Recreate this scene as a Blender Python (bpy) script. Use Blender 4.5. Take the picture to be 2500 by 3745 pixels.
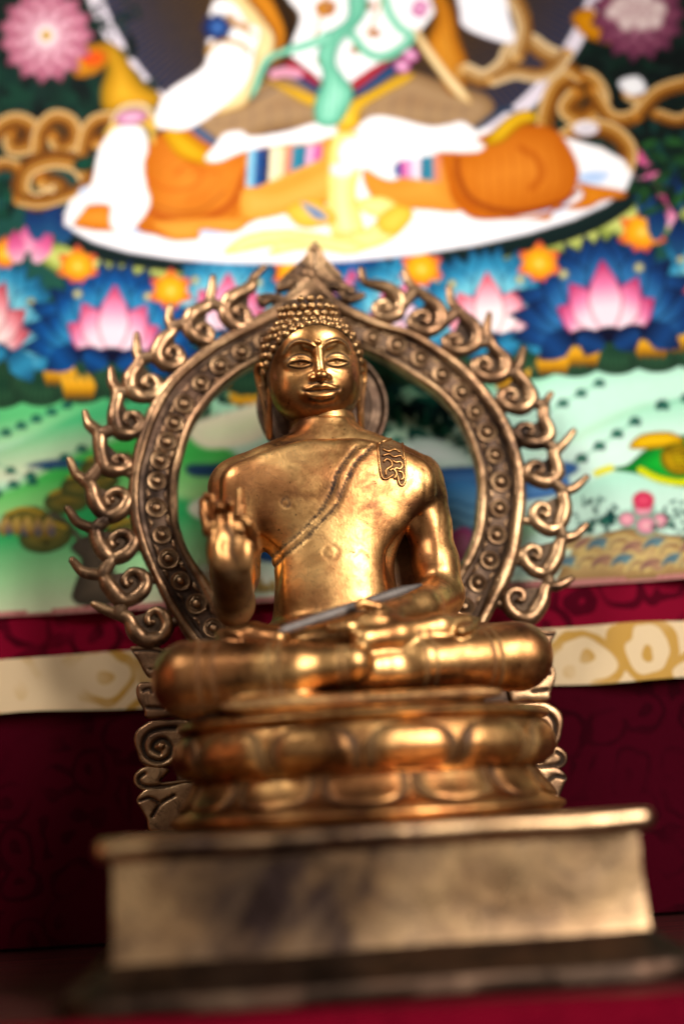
import bpy, math, random
import numpy as np
from mathutils import Vector, Matrix
from mathutils.bvhtree import BVHTree

for _o in list(bpy.data.objects):
    bpy.data.objects.remove(_o)
scene = bpy.context.scene
col = scene.collection
rad = math.radians
random.seed(7)
rng = np.random.default_rng(7)

# ------------------------------------------------------------------ camera
W0, H0 = 2500.0, 3745.0            # the photograph's own size, used for all measured points
FPX = 4161.0                       # focal length in those pixels (40 mm on full frame)
PITCH, ROLL = rad(14.5), rad(3.2)
CAM = np.array([0.0, 0.0, 0.060])
_fw = np.array([0, math.cos(PITCH), math.sin(PITCH)])
_up = np.array([0, -math.sin(PITCH), math.cos(PITCH)])
_rt = np.array([1.0, 0, 0])
RT = math.cos(ROLL) * _rt - math.sin(ROLL) * _up
UP = math.sin(ROLL) * _rt + math.cos(ROLL) * _up
FW = _fw
cd = bpy.data.cameras.new('camera')
cam = bpy.data.objects.new('camera', cd)
col.objects.link(cam)
cam.matrix_world = Matrix(((RT[0], UP[0], -FW[0], CAM[0]), (RT[1], UP[1], -FW[1], CAM[1]), (RT[2], UP[2], -FW[2], CAM[2]), (0, 0, 0, 1)))
cd.sensor_fit = 'VERTICAL'
cd.sensor_height = 36.0
cd.sensor_width = 24.0
cd.lens = 36.0 * FPX / H0
cd.clip_start = 0.01
cd.clip_end = 50
cd.dof.use_dof = True
cd.dof.focus_distance = 0.510
cd.dof.aperture_fstop = 1.95
scene.camera = cam

# ------------------------------------------------------------------ world and lamps
scene.render.engine = 'CYCLES'
scene.cycles.use_denoising = True
scene.cycles.max_bounces = 8
scene.cycles.sample_clamp_indirect = 4.0
scene.view_settings.view_transform = 'Standard'
scene.view_settings.look = 'None'
scene.view_settings.exposure = 0.1
scene.view_settings.gamma = 1.0
scene.view_settings.use_curve_mapping = False
world = bpy.data.worlds.new('World')
scene.world = world
world.use_nodes = True
bg = world.node_tree.nodes['Background']
bg.inputs[0].default_value = (0.72, 0.60, 0.58, 1)
bg.inputs[1].default_value = 0.03


def area_lamp(name, loc, target, size, size_y, power, color, spread=180.0):
    l = bpy.data.lights.new(name, 'AREA')
    l.shape = 'RECTANGLE'
    l.size, l.size_y = size, size_y
    l.energy = power
    l.color = color
    l.spread = rad(spread)
    o = bpy.data.objects.new(name, l)
    col.objects.link(o)
    o.location = loc
    o.rotation_euler = (Vector(target) - Vector(loc)).to_track_quat('-Z', 'Y').to_euler()
    return o


area_lamp('window_light', (0.80, -0.55, 0.66), (0.0, 0.48, 0.15), 0.34, 0.85, 3.2, (1.0, 0.96, 0.92), 60)
area_lamp('room_light', (-0.10, -0.95, 0.28), (0.0, 0.5, 0.16), 1.5, 1.2, 1.15, (1.0, 0.90, 0.82))
area_lamp('warm_side_light', (-0.75, 0.10, 0.30), (0.0, 0.5, 0.2), 0.30, 0.6, 0.45, (1.0, 0.42, 0.20))
area_lamp('added_painting_light', (-0.42, -0.02, 0.86), (-0.005, 0.60, 0.415), 0.22, 0.30, 0.74, (1.0, 0.98, 0.95), 42)  # lamp added to brighten the painting's middle and let its edges fall darker

# ------------------------------------------------------------------ projection helpers
SO = np.array([0.0, 0.5, 0.0])      # the statue's own frame: origin on the table, turned 7 degrees
YAW = rad(7.0)
SM = Matrix.Translation(Vector(SO)) @ Matrix.Rotation(YAW, 4, 'Z')
_c, _s = math.cos(YAW), math.sin(YAW)
TO_L = np.array([[_c, _s, 0], [-_s, _c, 0], [0, 0, 1.0]])
CAM_L = TO_L @ (CAM - SO)


def ray(px, py):
    return FW + RT * ((px - W0 / 2) / FPX) + UP * ((H0 / 2 - py) / FPX)


def P(px, py, v):
    """photo point -> statue frame (millimetres) on the plane at depth v mm behind the statue's axis"""
    d = TO_L @ ray(px, py)
    t = (v / 1000.0 - CAM_L[1]) / d[1]
    return (CAM_L + d * t) * 1000.0


def Wd(px, py, y):
    """photo point -> world metres on the plane y"""
    d = ray(px, py)
    return CAM + d * (y / d[1])


def project(X, Y, Z):
    dx, dy, dz = X - CAM[0], Y - CAM[1], Z - CAM[2]
    dep = dx * FW[0] + dy * FW[1] + dz * FW[2]
    a = dx * RT[0] + dy * RT[1] + dz * RT[2]
    b = dx * UP[0] + dy * UP[1] + dz * UP[2]
    return W0 / 2 + FPX * a / dep, H0 / 2 - FPX * b / dep


# ------------------------------------------------------------------ object helpers
def empty(name, label=None, cat=None, group=None, kind=None, mat=None):
    o = bpy.data.objects.new(name, None)
    col.objects.link(o)
    if mat is not None:
        o.matrix_world = mat
    tag(o, label, cat, group, kind)
    return o


def tag(o, label=None, cat=None, group=None, kind=None):
    for k, v in (('label', label), ('category', cat), ('group', group), ('kind', kind)):
        if v:
            o[k] = v
    return o


def mesh_obj(name, verts, faces, mat, parent=None, scale=0.001, smooth=True, normals=None, attrs=None, flat_angle=None):
    me = bpy.data.meshes.new(name)
    v = np.asarray(verts, dtype=np.float64) * scale
    if isinstance(faces, np.ndarray) and faces.ndim == 2:
        n, m = faces.shape
        me.vertices.add(len(v))
        me.vertices.foreach_set('co', v.astype(np.float32).ravel())
        me.loops.add(n * m)
        me.loops.foreach_set('vertex_index', faces.astype(np.int32).ravel())
        me.polygons.add(n)
        me.polygons.foreach_set('loop_start', np.arange(0, n * m, m, dtype=np.int32))
        me.update(calc_edges=True)
    else:
        me.from_pydata(v.tolist(), [], [list(map(int, f)) for f in faces])
    me.validate()
    me.polygons.foreach_set('use_smooth', [bool(smooth)] * len(me.polygons))
    if attrs:
        for k, a in attrs.items():
            a = np.asarray(a, dtype=np.float32)
            if a.ndim == 1:
                at = me.attributes.new(k, 'FLOAT', 'POINT')
                at.data.foreach_set('value', a)
            else:
                at = me.attributes.new(k, 'FLOAT_COLOR', 'POINT')
                c4 = np.ones((len(a), 4), np.float32)
                c4[:, :3] = a
                at.data.foreach_set('color', c4.ravel())
    if normals is not None:
        me.normals_split_custom_set_from_vertices(np.asarray(normals, dtype=np.float32).tolist())
    elif smooth and flat_angle:
        me.set_sharp_from_angle(angle=rad(flat_angle))
    if mat:
        me.materials.append(mat)
    o = bpy.data.objects.new(name, me)
    col.objects.link(o)
    if parent:
        o.parent = parent
    return o


def share(name, me, parent, mat4):
    o = bpy.data.objects.new(name, me)
    col.objects.link(o)
    o.parent = parent
    o.matrix_local = mat4
    return o


def catmull(pts, n=12, closed=False):
    p = np.asarray(pts, dtype=float)
    N = len(p)
    out = []
    segs = N if closed else N - 1
    for i in range(segs):
        if closed:
            a, b, c, d = p[(i - 1) % N], p[i], p[(i + 1) % N], p[(i + 2) % N]
        else:
            b, c = p[i], p[i + 1]
            a = p[i - 1] if i > 0 else 2 * b - c
            d = p[i + 2] if i + 2 < N else 2 * c - b
        t = np.linspace(0, 1, n, endpoint=False)[:, None]
        out.append(0.5 * ((2 * b) + (-a + c) * t + (2 * a - 5 * b + 4 * c - d) * t ** 2 + (-a + 3 * b - 3 * c + d) * t ** 3))
    if not closed:
        out.append(p[-1:])
    return np.concatenate(out)


def tube(path, radii, seg=10, flat=1.0, nrm=None, cap=True):
    """swept tube; flat scales the radius along nrm (an approximately constant direction)"""
    p = np.asarray(path, float)
    r = np.asarray(radii, float)
    if r.ndim == 0:
        r = np.full(len(p), float(r))
    nrm = np.array([0, 1.0, 0]) if nrm is None else np.asarray(nrm, float)
    T = np.gradient(p, axis=0)
    T /= np.linalg.norm(T, axis=1)[:, None] + 1e-9
    B = np.cross(T, nrm)
    ln = np.linalg.norm(B, axis=1)[:, None]
    B = np.where(ln > 1e-3, B / (ln + 1e-9), np.array([1.0, 0, 0]))
    N = np.cross(B, T)
    a = np.linspace(0, 2 * math.pi, seg, endpoint=False)
    V = (p[:, None] + B[:, None] * (np.cos(a)[None, :, None] * r[:, None, None]) + N[:, None] * (np.sin(a)[None, :, None] * r[:, None, None] * flat))
    n = len(p)
    V = V.reshape(-1, 3)
    F = []
    for i in range(n - 1):
        for j in range(seg):
            k = (j + 1) % seg
            F.append((i * seg + j, i * seg + k, (i + 1) * seg + k, (i + 1) * seg + j))
    if cap:
        c0, c1 = len(V), len(V) + 1
        V = np.concatenate([V, [p[0] - T[0] * r[0] * 0.8], [p[-1] + T[-1] * r[-1] * 0.8]])
        for j in range(seg):
            k = (j + 1) % seg
            F.append((c0, k, j))
            F.append((c1, (n - 1) * seg + j, (n - 1) * seg + k))
    return V, F


def join(parts):
    V, F, o = [], [], 0
    for v, f in parts:
        V.append(np.asarray(v))
        F += [tuple(i + o for i in q) for q in f]
        o += len(v)
    return np.concatenate(V), F


# ------------------------------------------------------------------ distance-field modelling
def smin(a, b, k):
    if k <= 0:
        return np.minimum(a, b)
    h = np.maximum(k - np.abs(a - b), 0) / k
    return np.minimum(a, b) - h * h * k * 0.25


def smax(a, b, k):
    return -smin(-a, -b, k)


class Field:
    def __init__(s, lo, hi, h):
        s.lo, s.h = np.asarray(lo, float), h
        s.n = np.ceil((np.asarray(hi, float) - s.lo) / h).astype(int) + 1
        s.ax = [(s.lo[i] + h * np.arange(s.n[i])).astype(np.float32) for i in range(3)]
        s.F = np.full(s.n, 6.0, np.float32)
        s.pat = None

    def sl(s, lo, hi):
        r = []
        for i in range(3):
            a = max(int((lo[i] - s.lo[i]) / s.h), 0)
            b = min(int((hi[i] - s.lo[i]) / s.h) + 2, s.n[i])
            r.append(slice(a, max(b, a + 1)))
        return tuple(r)

    def xyz(s, q):
        return s.ax[0][q[0]][:, None, None], s.ax[1][q[1]][None, :, None], s.ax[2][q[2]][None, None, :]

    def put(s, fn, lo, hi, k=0.0, op='add', pad=None):
        pad = (2 * k + 4.0) if pad is None else pad
        q = s.sl(np.asarray(lo) - pad, np.asarray(hi) + pad)
        X, Y, Z = s.xyz(q)
        d = fn(X, Y, Z)
        if op == 'add':
            s.F[q] = smin(s.F[q], d, k)
        elif op == 'cut':
            s.F[q] = smax(s.F[q], -d, k)
        else:
            s.F[q] = s.F[q] + d
        return s

    def cone(s, a, b, ra, rb, k=2.0, op='add', groove=None):
        a, b = np.asarray(a, float), np.asarray(b, float)
        m = max(ra, rb)
        ab = b - a
        L2 = float(ab @ ab) + 1e-9
        L = math.sqrt(L2)

        def fn(X, Y, Z):
            px, py, pz = X - a[0], Y - a[1], Z - a[2]
            t = (px * ab[0] + py * ab[1] + pz * ab[2]) / L2
            tc = np.clip(t, 0, 1)
            d = np.sqrt((px - tc * ab[0]) ** 2 + (py - tc * ab[1]) ** 2 + (pz - tc * ab[2]) ** 2) - (ra + (rb - ra) * tc)
            if groove:
                for t0, w, dep in groove:
                    d = d + dep * np.exp(-(((t - t0) * L) / w) ** 2)
            return d
        return s.put(fn, np.minimum(a, b) - m, np.maximum(a, b) + m, k, op)

    def chain(s, pts, rs, k=1.5, op='add'):
        for i in range(len(pts) - 1):
            s.cone(pts[i], pts[i + 1], rs[i], rs[i + 1], k, op)
        return s

    def ell(s, c, r, k=2.0, op='add', rot=None):
        c, r = np.asarray(c, float), np.asarray(r, float)
        m = r if rot is None else np.full(3, r.max())
        M = None if rot is None else np.asarray(rot)

        def fn(X, Y, Z):
            x, y, z = X - c[0], Y - c[1], Z - c[2]
            if M is not None:
                x, y, z = (M[0, 0] * x + M[0, 1] * y + M[0, 2] * z, M[1, 0] * x + M[1, 1] * y + M[1, 2] * z, M[2, 0] * x + M[2, 1] * y + M[2, 2] * z)
            k0 = np.sqrt((x / r[0]) ** 2 + (y / r[1]) ** 2 + (z / r[2]) ** 2) + 1e-6
            k1 = np.sqrt((x / r[0] ** 2) ** 2 + (y / r[1] ** 2) ** 2 + (z / r[2] ** 2) ** 2) + 1e-6
            return k0 * (k0 - 1) / k1
        return s.put(fn, c - m, c + m, k, op)

    def sample(s, A, p):
        g = (p - s.lo) / s.h
        g = np.clip(g, 0, np.array(A.shape) - 1.001)
        i = g.astype(int)
        f = g - i
        out = 0
        for dx in (0, 1):
            for dy in (0, 1):
                for dz in (0, 1):
                    w = (f[:, 0] if dx else 1 - f[:, 0]) * (f[:, 1] if dy else 1 - f[:, 1]) * (f[:, 2] if dz else 1 - f[:, 2])
                    out = out + w * A[i[:, 0] + dx, i[:, 1] + dy, i[:, 2] + dz]
        return out

    def grad(s, p):
        e = s.h * 1.0
        g = np.stack([s.sample(s.F, p + np.eye(3)[a] * e) - s.sample(s.F, p - np.eye(3)[a] * e) for a in range(3)], 1)
        return g / (np.linalg.norm(g, axis=1)[:, None] + 1e-9)

    def front(s, x, z):
        """y of the first surface met from the front at (x, z)"""
        gx, gz = (x - s.lo[0]) / s.h, (z - s.lo[2]) / s.h
        i, k = int(gx), int(gz)
        u, w = gx - i, gz - k
        c = (s.F[i, :, k] * (1 - u) + s.F[i + 1, :, k] * u) * (1 - w) + (s.F[i, :, k + 1] * (1 - u) + s.F[i + 1, :, k + 1] * u) * w
        q = np.nonzero(c < 0)[0]
        if not len(q):
            return 0.0
        j = q[0]
        if j == 0:
            return float(s.ax[1][0])
        t = c[j - 1] / (c[j - 1] - c[j])
        return float(s.ax[1][j - 1] + t * s.h)

    def mesh(s, newton=2):
        F = np.clip(s.F, -4, 6)
        s.F = F
        I = F < 0
        c = np.zeros(s.n - 1, np.int8)
        for dx in (0, 1):
            for dy in (0, 1):
                for dz in (0, 1):
                    c += I[dx:dx + s.n[0] - 1, dy:dy + s.n[1] - 1, dz:dz + s.n[2] - 1]
        act = np.argwhere((c > 0) & (c < 8))
        idx = np.full(s.n - 1, -1, np.int32)
        idx[act[:, 0], act[:, 1], act[:, 2]] = np.arange(len(act))
        acc = np.zeros((len(act), 3))
        cnt = np.zeros(len(act))
        cor = [(dx, dy, dz) for dx in (0, 1) for dy in (0, 1) for dz in (0, 1)]
        val = {q: F[act[:, 0] + q[0], act[:, 1] + q[1], act[:, 2] + q[2]].astype(float) for q in cor}
        for q in cor:
            for a in range(3):
                if q[a] == 0:
                    r = list(q)
                    r[a] = 1
                    r = tuple(r)
                    v0, v1 = val[q], val[r]
                    m = (v0 < 0) != (v1 < 0)
                    t = np.where(m, v0 / np.where(m, v0 - v1, 1), 0)
                    pt = np.array(q, float)[None] + np.eye(3)[a][None] * t[:, None]
                    acc += np.where(m[:, None], pt, 0)
                    cnt += m
        V = s.lo + s.h * (act + acc / cnt[:, None])
        Q = []
        for a in range(3):
            b, d = (a + 1) % 3, (a + 2) % 3
            s0 = [slice(None)] * 3
            s1 = [slice(None)] * 3
            s0[a] = slice(0, -1)
            s1[a] = slice(1, None)
            A, B = I[tuple(s0)], I[tuple(s1)]
            e = np.argwhere(A != B)
            e = e[(e[:, b] > 0) & (e[:, d] > 0) & (e[:, b] < s.n[b] - 1) & (e[:, d] < s.n[d] - 1)]
            fl = A[e[:, 0], e[:, 1], e[:, 2]]
            qs = []
            for ob, od in ((-1, -1), (0, -1), (0, 0), (-1, 0)):
                g = e.copy()
                g[:, b] += ob
                g[:, d] += od
                qs.append(idx[g[:, 0], g[:, 1], g[:, 2]])
            qs = np.stack(qs, 1)
            qs[~fl] = qs[~fl][:, ::-1]
            Q.append(qs)
        Q = np.concatenate(Q)
        Q = Q[(Q >= 0).all(1)]
        for _ in range(newton):
            g = s.grad(V)
            V = V - g * np.clip(s.sample(F, V), -s.h, s.h)[:, None]
        return V, Q, s.grad(V)


def seg_dist2(X, Z, pl):
    """2-D distance from arrays X, Z to a polyline"""
    d = np.full(np.broadcast(X, Z).shape, 1e9)
    for (ax, az), (bx, bz) in zip(pl[:-1], pl[1:]):
        vx, vz = bx - ax, bz - az
        t = np.clip(((X - ax) * vx + (Z - az) * vz) / (vx * vx + vz * vz + 1e-12), 0, 1)
        d = np.minimum(d, (X - ax - t * vx) ** 2 + (Z - az - t * vz) ** 2)
    return np.sqrt(d)


def poly_sdf(X, Z, pl):
    """signed distance (negative inside) to a closed polygon"""
    pl = np.asarray(pl, float)
    d = np.full(np.broadcast(X, Z).shape, 1e18)
    ins = np.zeros(d.shape, bool)
    for (ax, az), (bx, bz) in zip(pl, np.roll(pl, -1, 0)):
        vx, vz = bx - ax, bz - az
        t = np.clip(((X - ax) * vx + (Z - az) * vz) / (vx * vx + vz * vz + 1e-12), 0, 1)
        d = np.minimum(d, (X - ax - t * vx) ** 2 + (Z - az - t * vz) ** 2)
        if az != bz:
            ins ^= ((az > Z) != (bz > Z)) & (X < vx * (Z - az) / vz + ax)
    d = np.sqrt(d)
    return np.where(ins, -d, d)
# ------------------------------------------------------------------ materials
def srgb(h):
    h = h.lstrip('#')
    c = [int(h[i:i + 2], 16) / 255 for i in (0, 2, 4)]
    return tuple(x / 12.92 if x <= 0.04045 else ((x + 0.055) / 1.055) ** 2.4 for x in c)


class NT:
    def __init__(s, name):
        s.m = bpy.data.materials.new(name)
        s.m.use_nodes = True
        s.t = s.m.node_tree
        s.b = s.t.nodes['Principled BSDF']

    def n(s, kind, **kw):
        nd = s.t.nodes.new(kind)
        for k, v in kw.items():
            if k.startswith('i_'):
                key = k[2:]
                nd.inputs[int(key) if key.isdigit() else key.replace('_', ' ')].default_value = v
            else:
                setattr(nd, k, v)
        return nd

    def l(s, a, b):
        s.t.links.new(a, b)

    def noise(s, vec, scale, detail=4.0, rough=0.55, dist=0.0):
        nd = s.n('ShaderNodeTexNoise')
        nd.inputs['Scale'].default_value = scale
        nd.inputs['Detail'].default_value = detail
        nd.inputs['Roughness'].default_value = rough
        nd.inputs['Distortion'].default_value = dist
        s.l(vec, nd.inputs['Vector'])
        return nd.outputs['Fac']

    def ramp(s, fac, stops):
        nd = s.n('ShaderNodeValToRGB')
        el = nd.color_ramp.elements
        while len(el) < len(stops):
            el.new(0.5)
        for e, (p, c) in zip(el, stops):
            e.position = p
            e.color = (*c, 1) if len(c) == 3 else c
        s.l(fac, nd.inputs[0])
        return nd.outputs[0]

    def mapr(s, fac, a, b, c, d):
        nd = s.n('ShaderNodeMapRange')
        for i, v in zip(range(1, 5), (a, b, c, d)):
            nd.inputs[i].default_value = v
        s.l(fac, nd.inputs[0])
        return nd.outputs[0]

    def mix(s, fac, a, b, mode='MIX'):
        nd = s.n('ShaderNodeMix', data_type='RGBA', blend_type=mode)
        for src, i in ((fac, 0), (a, 6), (b, 7)):
            if isinstance(src, (int, float)):
                nd.inputs[i].default_value = src
            elif isinstance(src, tuple):
                nd.inputs[i].default_value = (*src, 1)
            else:
                s.l(src, nd.inputs[i])
        return nd.outputs[2]

    def math(s, op, a, b=None):
        nd = s.n('ShaderNodeMath', operation=op)
        for src, i in ((a, 0), (b, 1)):
            if src is None:
                continue
            if isinstance(src, (int, float)):
                nd.inputs[i].default_value = src
            else:
                s.l(src, nd.inputs[i])
        return nd.outputs[0]

    def bump(s, h, dist, strength=1.0):
        nd = s.n('ShaderNodeBump')
        nd.inputs['Strength'].default_value = strength
        nd.inputs['Distance'].default_value = dist
        s.l(h, nd.inputs['Height'])
        s.l(nd.outputs[0], s.b.inputs['Normal'])

    def coords(s):
        return s.n('ShaderNodeTexCoord').outputs['Object']


def bronze(name, light, mid, dark, rough=(0.22, 0.42), tarnish=0.5, bump=0.00012, scale=1.0, patcol=(0.014, 0.008, 0.005), warm=(0.42, 0.17, 0.06), stops=(0.34, 0.46, 0.60)):
    t = NT(name)
    v = t.coords()
    big = t.noise(v, 38 * scale, 5, 0.6, 0.4)
    c = t.ramp(big, [(stops[0], dark), (stops[1], mid), (stops[2], light)])
    mid_n = t.noise(v, 150 * scale, 6, 0.65, 0.8)
    fac = t.mapr(mid_n, 0.50, 0.64, 0.0, tarnish)
    c = t.mix(t.mapr(t.noise(v, 22 * scale, 3, 0.6, 1.2), 0.47, 0.62, 0.0, 0.75), c, warm)
    c = t.mix(fac, c, dark)
    sp = t.noise(v, 620, 3, 0.6)
    spot = t.mapr(sp, 0.66, 0.71, 0.0, 0.85)
    c = t.mix(spot, c, patcol)
    at = t.n('ShaderNodeAttribute', attribute_name='patina_shade').outputs['Fac']
    edge = t.math('MULTIPLY', at, t.mapr(mid_n, 0.30, 0.60, 1.0, 0.88))
    c = t.mix(edge, c, patcol)
    t.l(c, t.b.inputs['Base Color'])
    t.l(t.math('SUBTRACT', 1.0, t.math('MULTIPLY', edge, 0.85)), t.b.inputs['Metallic'])
    r = t.mapr(mid_n, 0.3, 0.7, rough[0], rough[1])
    t.b.inputs['Specular IOR Level'].default_value = 0.2
    r2 = t.math('ADD', r, t.math('MULTIPLY', edge, 0.25))
    t.l(r2, t.b.inputs['Roughness'])
    hh = t.math('ADD', t.math('MULTIPLY', t.noise(v, 420, 4, 0.6), 1.0), t.math('MULTIPLY', big, 0.8))
    scr = t.n('ShaderNodeTexWave', wave_type='BANDS', i_Scale=240.0, i_Distortion=14.0, i_Detail=3.0)
    t.l(v, scr.inputs['Vector'])
    hh = t.math('ADD', hh, t.math('MULTIPLY', scr.outputs['Fac'], 0.06))
    t.bump(hh, bump, 0.8)
    return t.m


M = {}
M['gold'] = bronze('polished_bronze', (0.80, 0.455, 0.165), (0.45, 0.215, 0.072), (0.10, 0.04, 0.018), (0.31, 0.46), 0.5)
M['face'] = bronze('face_bronze', (0.82, 0.45, 0.165), (0.52, 0.245, 0.078), (0.14, 0.055, 0.023), (0.30, 0.44), 0.5, bump=0.00007)
M['hair'] = bronze('hair_bronze', (0.72, 0.43, 0.18), (0.42, 0.22, 0.085), (0.10, 0.05, 0.025), (0.22, 0.40), 0.7)
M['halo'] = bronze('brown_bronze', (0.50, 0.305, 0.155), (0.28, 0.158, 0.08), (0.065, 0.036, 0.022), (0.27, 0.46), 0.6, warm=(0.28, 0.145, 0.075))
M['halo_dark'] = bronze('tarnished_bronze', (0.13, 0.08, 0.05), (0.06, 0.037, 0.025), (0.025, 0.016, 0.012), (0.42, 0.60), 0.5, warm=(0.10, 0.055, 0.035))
M['plinth'] = bronze('aged_bronze_sheet', (0.88, 0.56, 0.27), (0.48, 0.28, 0.135), (0.07, 0.042, 0.036), (0.24, 0.40), 0.6, scale=0.42, warm=(0.55, 0.35, 0.19), stops=(0.38, 0.50, 0.61))
M['steel'] = bronze('grey_metal', (0.36, 0.32, 0.29), (0.24, 0.20, 0.175), (0.09, 0.07, 0.06), (0.24, 0.42), 0.4, warm=(0.40, 0.33, 0.28))


def cloth(name, base, alt, pat_scale, thr, rough=0.75, sheen=0.0, weave=1600.0, ring=0.0):
    t = NT(name)
    v = t.coords()
    dv = t.n('ShaderNodeVectorMath', operation='ADD')
    nz = t.n('ShaderNodeTexNoise', i_Scale=pat_scale * 0.9, i_Detail=2.0)
    t.l(v, nz.inputs['Vector'])
    sc = t.n('ShaderNodeVectorMath', operation='SCALE')
    t.l(nz.outputs['Color'], sc.inputs[0])
    sc.inputs['Scale'].default_value = 0.9 / pat_scale
    t.l(v, dv.inputs[0])
    t.l(sc.outputs[0], dv.inputs[1])
    vo = t.n('ShaderNodeTexVoronoi', i_Scale=pat_scale)
    t.l(dv.outputs[0], vo.inputs['Vector'])
    d = t.math('SINE', t.math('MULTIPLY', vo.outputs['Distance'], ring or 16.0))
    m = t.mapr(d, thr, thr + 0.25, 0.0, 1.0)
    fade = t.mapr(t.noise(v, pat_scale * 0.6, 3), 0.40, 0.58, 0.0, 1.0)
    m = t.math('MULTIPLY', m, fade)
    c = t.mix(m, base, alt)
    wv = t.n('ShaderNodeTexWave', wave_type='BANDS', bands_direction='Z', i_Scale=weave / 6.0)
    t.l(v, wv.inputs['Vector'])
    c2 = t.mix(t.math('MULTIPLY', t.noise(v, 25, 4), 0.35), c, tuple(x * 0.55 for x in base))
    t.l(c2, t.b.inputs['Base Color'])
    t.b.inputs['Roughness'].default_value = rough
    t.b.inputs['Sheen Weight'].default_value = sheen
    t.b.inputs['Specular IOR Level'].default_value = 0.02
    t.bump(t.math('ADD', wv.outputs['Fac'], t.math('MULTIPLY', m, 2.0)), 0.0001, 0.5)
    return t.m


M['red'] = cloth('crimson_brocade', (0.20, 0.003, 0.018), (0.05, 0.001, 0.006), 42.0, 0.2)
M['red_dark'] = cloth('dark_crimson_silk', (0.046, 0.0005, 0.005), (0.024, 0.0003, 0.003), 46.0, 0.35)
M['yellow'] = cloth('cream_gold_brocade', (0.74, 0.55, 0.32), (0.50, 0.26, 0.03), 30.0, 0.15, ring=17.0)
M['pink'] = cloth('pink_edge_cord', (0.50, 0.20, 0.17), (0.42, 0.15, 0.13), 90.0, 0.5)
M['altar'] = cloth('red_altar_cloth', (0.19, 0.002, 0.014), (0.13, 0.001, 0.01), 60.0, 0.3)

_t = NT('painted_canvas')
_a = _t.n('ShaderNodeAttribute', attribute_name='paint').outputs['Color']
_v = _t.coords()
_c2 = _t.mix(_t.math('MULTIPLY', _t.noise(_v, 500, 3), 0.5), _a, (0.78, 0.76, 0.72), 'MULTIPLY')
_t.l(_c2, _t.b.inputs['Base Color'])
_t.b.inputs['Roughness'].default_value = 0.62
_t.b.inputs['Specular IOR Level'].default_value = 0.04
_t.bump(_t.noise(_v, 1400, 2), 0.0001, 0.4)
M['paint'] = _t.m

_t = NT('dark_red_wood')
_v = _t.coords()
_w = _t.n('ShaderNodeTexWave', wave_type='BANDS', bands_direction='Y', i_Scale=30.0, i_Distortion=9.0, i_Detail=4.0)
_mp = _t.n('ShaderNodeMapping')
_mp.inputs['Scale'].default_value = (0.15, 1, 1)
_t.l(_v, _mp.inputs[0])
_t.l(_mp.outputs[0], _w.inputs['Vector'])
_t.l(_t.ramp(_w.outputs['Fac'], [(0.2, (0.030, 0.004, 0.004)), (0.8, (0.085, 0.010, 0.009))]), _t.b.inputs['Base Color'])
_t.b.inputs['Roughness'].default_value = 0.45
M['wood'] = _t.m

_t = NT('dark_plaster')
_v = _t.coords()
_t.l(_t.ramp(_t.noise(_v, 8, 5), [(0.3, (0.05, 0.03, 0.025)), (0.7, (0.075, 0.045, 0.035))]), _t.b.inputs['Base Color'])
_t.b.inputs['Roughness'].default_value = 0.9
M['wall'] = _t.m
# ------------------------------------------------------------------ setting: wall, table
YP = 0.585                                              # plane of the hanging painting


def box(name, lo, hi, mat, parent=None, bev=0.0, seg=2):
    x0, y0, z0 = lo
    x1, y1, z1 = hi
    V = [(x0, y0, z0), (x1, y0, z0), (x1, y1, z0), (x0, y1, z0), (x0, y0, z1), (x1, y0, z1), (x1, y1, z1), (x0, y1, z1)]
    F = [(3, 2, 1, 0), (4, 5, 6, 7), (0, 1, 5, 4), (1, 2, 6, 5), (2, 3, 7, 6), (3, 0, 4, 7)]
    o = mesh_obj(name, V, F, mat, parent, scale=1.0, smooth=False)
    if bev:
        m = o.modifiers.new('edge', 'BEVEL')
        m.width, m.segments = bev, seg
    return o


tag(box('wall', (-1.2, YP + 0.02, -0.3), (1.2, YP + 0.06, 1.3), M['wall']), kind='structure')
tag(box('table_top', (-1.0, 0.355, -0.03), (1.0, YP + 0.019, 0.0), M['wood'], bev=0.003), kind='structure')


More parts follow.
